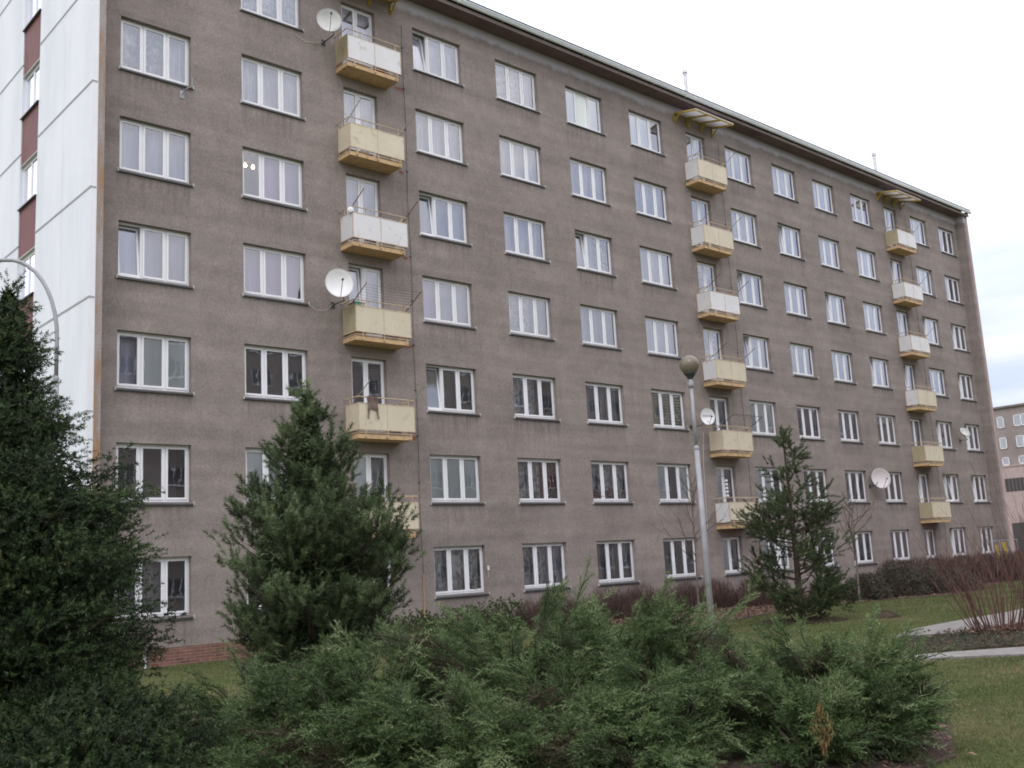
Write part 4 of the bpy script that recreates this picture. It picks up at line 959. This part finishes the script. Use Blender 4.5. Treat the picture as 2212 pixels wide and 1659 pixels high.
juniper([(560, 11.6, 1.25, 1.05), (800, 12.0, 1.4, 1.3), (480, 10.4, 1.0, .65), (720, 10.4, 1.15, .82), (940, 10.3, 1.1, .82), (620, 9.7, .8, .45)],
        'left juniper of the foreground mass, reaching below the dense pine', 31, 5200, [(560, 11.3, .6, 1.25, -.35)])
juniper([(1080, 12.0, 1.35, 1.62), (1290, 11.8, 1.3, 1.46), (1180, 10.4, 1.2, .98), (1400, 10.6, 1.1, 1.05), (1450, 12.2, .6, 1.32), (1330, 9.7, .9, .5), (1060, 9.8, .8, .5)],
        'highest juniper in the middle of the foreground mass, feathery tips before the hedge', 37, 5800, [(1190, 12.2, 1.2, 1.85, .3), (1440, 12.2, 1.0, 1.42, .75), (1460, 12.0, 1.0, 1.55, .7), (1380, 12.2, 1.2, 1.62, .12), (1150, 12.4, 1.2, 1.62, .2)])
juniper([(1600, 11.0, .9, .95), (1720, 10.8, .8, 1.03), (1800, 10.4, .5, 1.02), (1660, 9.9, .7, .7), (1790, 9.95, .5, .62)],
        'rightmost juniper of the foreground mass, beside the open lawn', 41, 3600, [(1800, 10.4, .8, 1.25, .12), (1700, 10.7, .8, 1.15, -.12), (1830, 10.4, .8, 1.1, .3)])
# dry leaf branch hanging in the juniper
c = bearing(1775, 9.15, 1565); root = thing('dry_branch', (c[0], c[1], c[2]+.15), 'dry ochre dead twig hanging in the side of the rightmost juniper', 'dry twig')
rng = np.random.default_rng(5); P = []; 
rows = [(-.21, .012), (-.15, .03), (-.08, .075), (0, .10), (.06, .07), (.12, .03), (.18, .008)]
T = []
for k in range(170):
    t = rng.random(); z = -.22+.40*t; wz = np.interp(z, [r_[0] for r_ in rows], [r_[1] for r_ in rows]); s_ = rng.uniform(-1, 1)*wz
    P.append(c+_r*s_+np.array([0, 0, z])-_f*.02*rng.random())
P = np.array(P); T = blades(P, rng.normal(0, .35, P.shape)+[0, 0, -1], .05, .016); tri_mesh('foliage', T, rng.random(len(T)), 'dry_leaf', root)
q = MB(); q.tube([tuple(c+np.array([0, 0, .3])), tuple(c+np.array([0, 0, .1])+_r*.01), tuple(c-np.array([0, 0, .24])-_r*.02)], .004, 4); q.build('stem', 'bark_brown', root)

# clipped and loose red-brown shrubs
def twig_mass(name, lobes, label, cat, n, mat, ln, wd, leafn=0, leafmat=None, seed=1, up=.8, group=None, leafs=.03, box=None):
    global rng
    rng = np.random.default_rng(seed); x, y = np.mean([l_[0] for l_ in lobes]), np.mean([l_[1] for l_ in lobes]); root = thing(name, (x, y, GZ), label, cat, group)
    Ps = []; Ds = []; wts = np.array([l_[2]*l_[3]*l_[4] for l_ in lobes]); wts /= wts.sum(); LP = []
    for (cx, cy, rx, ry, h), a in zip(lobes, wts):
        m_ = int(n*a); q = rng.normal(size=(m_, 3)); q = unit(q)*(rng.random((m_, 1))**.45); P = np.stack([cx+q[:, 0]*rx, cy+q[:, 1]*ry, GZ+.02+np.abs(q[:, 2])*h], 1)
        if box: P[:, 2] = GZ+.02+h*rng.random(m_)**.8*(1+.05*np.sin(P[:, 0]*5))
        D = np.stack([q[:, 0]*.5, q[:, 1]*.5, np.full(m_, up)], 1)+rng.normal(0, .38, (m_, 3)); Ps.append(P-unit(D)*ln*.5); Ds.append(D); LP.append(P)
    P = np.concatenate(Ps); D = np.concatenate(Ds); P[:, 2] = np.maximum(P[:, 2], GZ); T = blades(P, D, ln*(.6+.8*rng.random(len(P))), wd)
    tri_mesh('twigs', T, rng.random(len(T)), mat, root)
    st = MB()
    for (cx, cy, rx, ry, h) in lobes:
        for k in range(int(8+rx*6)):
            ax, ay = cx+rng.uniform(-.8, .8)*rx, cy+rng.uniform(-.6, .6)*ry; grow(st, (ax, ay, GZ), (rng.normal(0, .25), rng.normal(0, .25), 1), h*.5, .012, 2, 3, .45, .15, 3)
    st.build('stems', 'twig_brown', root)
    if leafn:
        LPa = np.concatenate(LP); i = rng.integers(0, len(LPa), leafn); Q = LPa[i]; a = rnd(leafn); b_ = unit(np.cross(a, rnd(leafn))); s = (leafs*(.6+.8*rng.random(leafn)))[:, None]
        T = np.stack([Q-a*s, Q+b_*s*.6, Q+a*s], 1); tri_mesh('foliage', T, rng.random(leafn), leafmat, root)
    return root
hl = [(x, -1.35+.15*math.sin(x*1.7), .5+.25*abs(math.sin(x*2.3)), .5, .98+.16*math.sin(x*3.1)+.08*math.sin(x*7)) for x in np.arange(21.3, 31.8, .62)]
twig_mass('hedge', hl, 'leafless reddish-brown hedge under the ground-floor windows left of the lamp post', 'hedge', 40000, 'red_twigs', .26, .009, 4000, 'dead_leaves', 51, 1.1, leafs=.022)
twig_mass('bare_shrub', [(31.6, -2.2, .9, .8, 1.05), (32.1, -2.4, .6, .6, .75)], 'bare fan-shaped shrub at the right end of the hedge, behind the lamp post', 'shrub', 5500, 'red_twigs', .3, .010, 300, 'dead_leaves', 53, 1.0)
hl = [(x, -3.6-.12*(x-40), 1.3, .9, 1.40) for x in np.arange(39.5, 57, 1.6)]
twig_mass('hedge', hl, 'high dark red-brown hedge at the far right before the end of the block', 'hedge', 52000, 'red_twigs', .28, .016, 5000, 'dead_leaves', 55, 1.0, leafs=.03)
twig_mass('leafy_shrub', [(34.0, -5.3, .95, .9, .98)], 'low grey-brown leafy shrub right behind the thin sapling', 'shrub', 6000, 'red_twigs', .2, .012, 9000, 'shrub_leaves', 57, .5, leafs=.045)
twig_mass('leafy_shrub', [(36.0, -5.5, 1.3, 1.0, 1.32), (37.6, -5.6, 1.2, 1.0, 1.15), (39.2, -6.2, 1.1, .9, .9)], 'broad grey-brown leafy shrub between the low shrub and the high red hedge', 'shrub', 14000, 'red_twigs', .2, .012, 20000, 'shrub_leaves', 59, .5, leafs=.045)
# creeper mound under the ground-floor lace window
cl = [(15.2, -1.6, 1.1, .8, .78), (17.0, -1.5, 1.2, .8, .9), (18.9, -1.4, 1.2, .8, .88), (20.6, -1.3, .8, .6, 1.12), (19.9, -1.2, .6, .4, 1.05), (13.6, -4, 1.2, 1.2, .7), (15.6, -4, 1.2, 1.2, .75)]
twig_mass('creeper_mound', cl, 'mound of small-leaved evergreen creeper under the ground-floor lace window', 'creeper', 5000, 'red_twigs', .2, .008, 42000, 'creeper_leaves', 61, .4, leafs=.042)

# dogwood stems on the bed at the right
rng = np.random.default_rng(71)
def stem_shrub(cx, cy, n, hh, label, seed, rad=.55, rot=0):
    global rng
    rng = np.random.default_rng(seed); root = thing('dogwood_shrub', (cx, cy, GZ), label, 'shrub', 'bare red-stemmed shrubs on the island bed'); q = MB()
    for i in range(n):
        a = rng.random()*2*math.pi; k = rng.random()**.5; p = (cx+math.cos(a)*rad*k*.6, cy+math.sin(a)*rad*k*.6, GZ+.0); lean = .15+.75*k*rng.random()
        d = (math.cos(a)*lean, math.sin(a)*lean, 1); L_ = hh*(.45+.6*rng.random())
        grow(q, p, d, L_*.62, .009+.006*rng.random(), 3 if rng.random() < .6 else 2, 2, .24, .05, 6, .05, None, .60)
    q.build('stems', 'twig_red', root)
    m_ = 900; P = np.stack([cx+rng.normal(0, rad*.8, m_), cy+rng.normal(0, rad*.6, m_), GZ+.05+.12*rng.random(m_)], 1); tri_mesh('dead_leaves', leaf_quads(P, .05), np.tile(rng.random(m_), 2), 'dead_leaves', root)
    return root
stem_shrub(20.9, -15.55, 54, 2.9, 'bare red-stemmed shrub on the island bed, the one wholly in view', 72, .8)
stem_shrub(22.0, -16.3, 54, 3.9, 'taller bare red-stemmed shrub cut by the right edge of the photo', 73, .8)

# bare saplings
def sapling(base, h, label, seed, r=.03, sp=.5, lean=(0, 0), n=16, b0=.35, bl=.42):
    global rng
    rng = np.random.default_rng(seed); root = thing('bare_sapling', base, label, 'sapling'); t = MB(); b_ = np.array(base, float)
    pts = [b_+[lean[0]*z+.03*math.sin(3*z), lean[1]*z+.03*math.cos(2*z), z*h] for z in np.linspace(-.01, 1, 8)]; t.tube([tuple(p) for p in pts], [r*(1-.8*k/7) for k in range(8)], 6); t.build('trunk', 'bark_grey', root)
    q = MB()
    for k in range(n):
        u_ = b0+(1-b0)*k/n; p = b_+[lean[0]*u_, lean[1]*u_, u_*h]; a = rng.random()*6.28
        grow(q, tuple(p), (math.cos(a)*1.0, math.sin(a)*1.0, .9), h*bl*(1.15-u_), r*.32, 2, 3, sp, .10, 5, .12, None, .62)
    q.build('branches', 'twig_brown', root); return root
sapling((32.7, -5.8, GZ), 3.6, 'thin bare sapling with a pale trunk between the small pine and the leafy shrubs', 81, .045, .35, (.1, 0), 14, .45, .5)
sapling((24.3, -5.5, GZ), 4.3, 'bare reddish sapling right behind the globe lamp post', 83, .035, .5, (-.3, -.3), 14, .40, .42)

# ------------------------------------------------------------------ lamps
lx, ly = 17.69, -11.0
root = thing('globe_lamp_post', (lx, ly, GZ), 'grey steel lamp post with a single smoky globe, standing on the lawn', 'street lamp')
q = MB(); q.tube([(lx, ly, GZ-.1), (lx, ly, 2.2), (lx, ly, 4.05)], [.072, .062, .053], 16); q.lathe((lx, ly, 4.05), [(.053, -.01), (.059, .0), (.059, .05), (.038, .09)], 16)
q.tube([(lx, ly, 4.1), (lx, ly, 5.40)], [.037, .034], 16); q.lathe((lx, ly, 5.40), [(.034, 0), (.062, .01), (.064, .09), (.05, .12), (.045, .2)], 16); q.build('pole', 'galvanised', root, True)
q = MB(); q.lathe((lx, ly, 5.58), [(.05, 0), (.06, .03), (.11, .10), (.15, .15), (.145, .155), (.0, .12)], 20); q.build('globe_holder', 'dark_metal', root, True)
q = MB(); zc = 5.905; prof = [(.215*math.sin(t), -.215*math.cos(t)) for t in np.linspace(.62, math.pi, 16)]; q.lathe((lx, ly, zc), prof, 32); o = q.build('globe', 'smoky_globe', root, True)
q = MB(); q.lathe((lx, ly, 5.70), [(.02, 0), (.03, .06), (.055, .1), (.06, .15), (.03, .2), (0, .22)], 14); q.build('bulb', 'white_enamel', root, True)
q = MB(); q.lathe((lx, ly, zc), [(.205*math.sin(t), .205*math.cos(t)) for t in np.linspace(.0, 1.45, 10)], 28); q.build('inner_shade', 'fascia', root, True)
# tall curved street lamp behind the yew
pp = bearing(124, 24.0, 680); px_, py_ = pp[0], pp[1]
root = thing('curved_street_lamp', (px_, py_, GZ), 'tall grey street lamp with a curved arm above the dark yew', 'street lamp')
q = MB(); pts = [(px_, py_, GZ-.1), (px_, py_, 2.5), (px_, py_, 6.35)]; q.tube(pts, [.085, .075, .065], 12); q.lathe((px_, py_, 6.35), [(.068, -.02), (.07, .0), (.045, .07)], 12)
L3 = -_r0; R3 = 1.15; c0 = np.array([px_, py_, 7.25]); arc = [(px_, py_, 6.38), (px_, py_, 7.25)]+[tuple(c0+L3*R3*(1-math.cos(t))+np.array([0, 0, 1])*R3*1.62*math.sin(t)) for t in np.linspace(.15, 1.62, 10)]
e_ = np.array(arc[-1]); arc.append(tuple(e_+L3*1.6+[0, 0, .12])); q.tube(arc, [.044]*len(arc), 12); q.build('pole', 'galvanised', root, True)
q = MB(); h0 = np.array(arc[-1]); q.obox(tuple(h0), tuple(h0+L3*.7+[0, 0, .03]), .26, .12); q.build('lamp_head', 'galvanised', root)

# ------------------------------------------------------------------ railing and yellow sheet at the far end
root = thing('metal_railing', (56.0, -1.0, GZ), 'white metal railing by the right end of the block, above the red hedge', 'railing')
q = MB(); q.tube([(54.7, -.9, 1.72), (57.6, -1.1, 1.72)], .018, 6); q.tube([(54.7, -.9, 1.2), (57.6, -1.1, 1.2)], .014, 6)
for x in (54.75, 55.7, 56.6, 57.55): q.tube([(x, -.9-(x-54.7)*.069, GZ), (x, -.9-(x-54.7)*.069, 1.74)], .016, 6)
q.build('rail', 'galvanised', root)
q = MB(); cloth(q, 55.15, 55.45, -.97, .8, 1.5, amp=.04); cloth(q, 55.85, 56.25, -1.02, .7, 1.62, amp=.05, sk=.08); tag(q.build('yellow_sheet', 'yellow_plastic'), 'dull yellow sheet hanging on the railing at the end of the block', 'sheet')

# ------------------------------------------------------------------ neighbouring blocks
def simple_block(name, x0, x1, y0, y1, h, face, label, wallm, rows, cols, base=None, win=(1.9, 1.45), steps=None):
    """face 'x': windows on the x0 side; face 'y': windows on the y1 side"""
    root = thing(name, ((x0+x1)/2, (y0+y1)/2, GZ), label, 'apartment block', None)
    q = MB(); q.box(x0, x1, y0, y1, GZ-.2, h)
    q.build('wall', wallm, root); q = MB(); q.box(x0-.3, x1+.3, y0-.3, y1+.3, h, h+.25)
    if steps:
        for a, b_, hh in steps: q.box(a, b_, y0+3, y1-3, h+.25, h+hh)
    q.build('roof', 'fascia', root)
    return root
fb = simple_block('apartment_block', 140, 152, -60, 90, 18.9, 'x', 'distant brown block with a pink base beyond the right end of the main block', 'far_render', 0, 0)
q = MB(); q.box(139.2, 139.99, -60, 90, GZ-.2, 11.2); q.box(139.1, 139.2, -60, 90, 11.05, 11.25); q.build('pink_base', 'pink_render', fb)
for z1, z0 in ((17.8, 16.3), (15.0, 13.5), (12.35, 11.3)):
    for k in range(-4, 8):
        yb_ = 32.7-k*6.6
        for (ya, wy, n_) in ((yb_-.55-.1*0, .9, 1), (yb_-3.9+.2, 1.9, 2)):
            if not (-50 < ya < 80): continue
            wn = MB(); xf = 139.93 if z1 > 11.3 else 139.1
            a, b_ = ya, ya+wy
            for (p0, p1, q0, q1) in ((a, a+.08, z0, z1), (b_-.08, b_, z0, z1), (a, b_, z0, z0+.09), (a, b_, z1-.08, z1))+(((a+b_)/2-.05, (a+b_)/2+.05, z0, z1),)*(n_-1): wn.box(xf-.03, xf+.04, p0, p1, q0, q1)
            w_ = wn.build('window', 'pvc', fb); gq = MB(); gq.quad((xf+.0, a, z0), (xf+.0, b_, z0), (xf+.0, b_, z1), (xf+.0, a, z1)); gq.build('pane', 'window_glass', w_)
            gq = MB(); gq.quad((xf+.05, a, z0), (xf+.05, b_, z0), (xf+.05, b_, z1), (xf+.05, a, z1)); gq.build('curtain', 'drape_grey', w_)
for ya, yb_, z0, z1, nm in ((29.9, 32.75, 7.8, 9.5, 'dark_window'), (22.0, 25.5, 7.8, 9.5, 'dark_window'), (18, 32.6, GZ, 3.7, 'entrance_recess')):
    q = MB(); q.box(139.17, 139.21, ya, yb_, z0, z1); o = q.build(nm, 'dark_metal', fb)
    fr_ = MB(); 
    for k in range(7): y_ = ya+(yb_-ya)*k/6; fr_.box(139.14, 139.165, y_-.05, y_+.05, z0, z1)
    fr_.build('mullion', 'soffit', o)
ob = simple_block('apartment_block', 16, 150, -62, -50, 22.5, 'y', 'long brown block opposite, seen only as a reflection in the lower windows', 'far_render', 0, 0, steps=[(24, 32, 2.4), (60, 68, 2.4), (96, 104, 2.4)])
for r in range(8):
    q = MB(); q.mi = 0
    for k in range(36):
        x = 18+k*3.6; q.box(x, x+1.9, -49.98, -49.93, 1.0+r*2.75, 2.4+r*2.75)
    q.build('window_row', 'dark_metal', ob); q = MB()
    for k in range(36):
        x = 18+k*3.6
        for a in (0, .62, 1.24, 1.84): q.box(x+a, x+a+.07, -49.92, -49.9, 1.0+r*2.75, 2.4+r*2.75)
        q.box(x, x+1.9, -49.899, -49.89, .95+r*2.75, 1.05+r*2.75)
    q.build('frame_row', 'pvc', ob)
rng = np.random.default_rng(99)
for i, (x, y, h) in enumerate(((22, -38, 10), (30, -36, 11), (39, -39, 10), (47, -37, 12), (12, -37, 9))):
    rng = np.random.default_rng(100+i); root = thing('bare_tree', (x, y, GZ), 'bare tree opposite the block, seen only as a reflection in the panes', 'tree', 'bare trees reflected in the windows')
    t = MB(); t.tube([(x, y, GZ), (x, y, h*.35)], [.2, .15], 8); t.build('trunk', 'bark_grey', root); q = MB()
    for k in range(9): grow(q, (x, y, h*(.25+.012*k)), (rng.normal(0, .5), rng.normal(0, .5), 1), h*.32, .07, 3, 3, .42, .06, 4, .1, None, .68)
    q.build('branches', 'twig_brown', root)
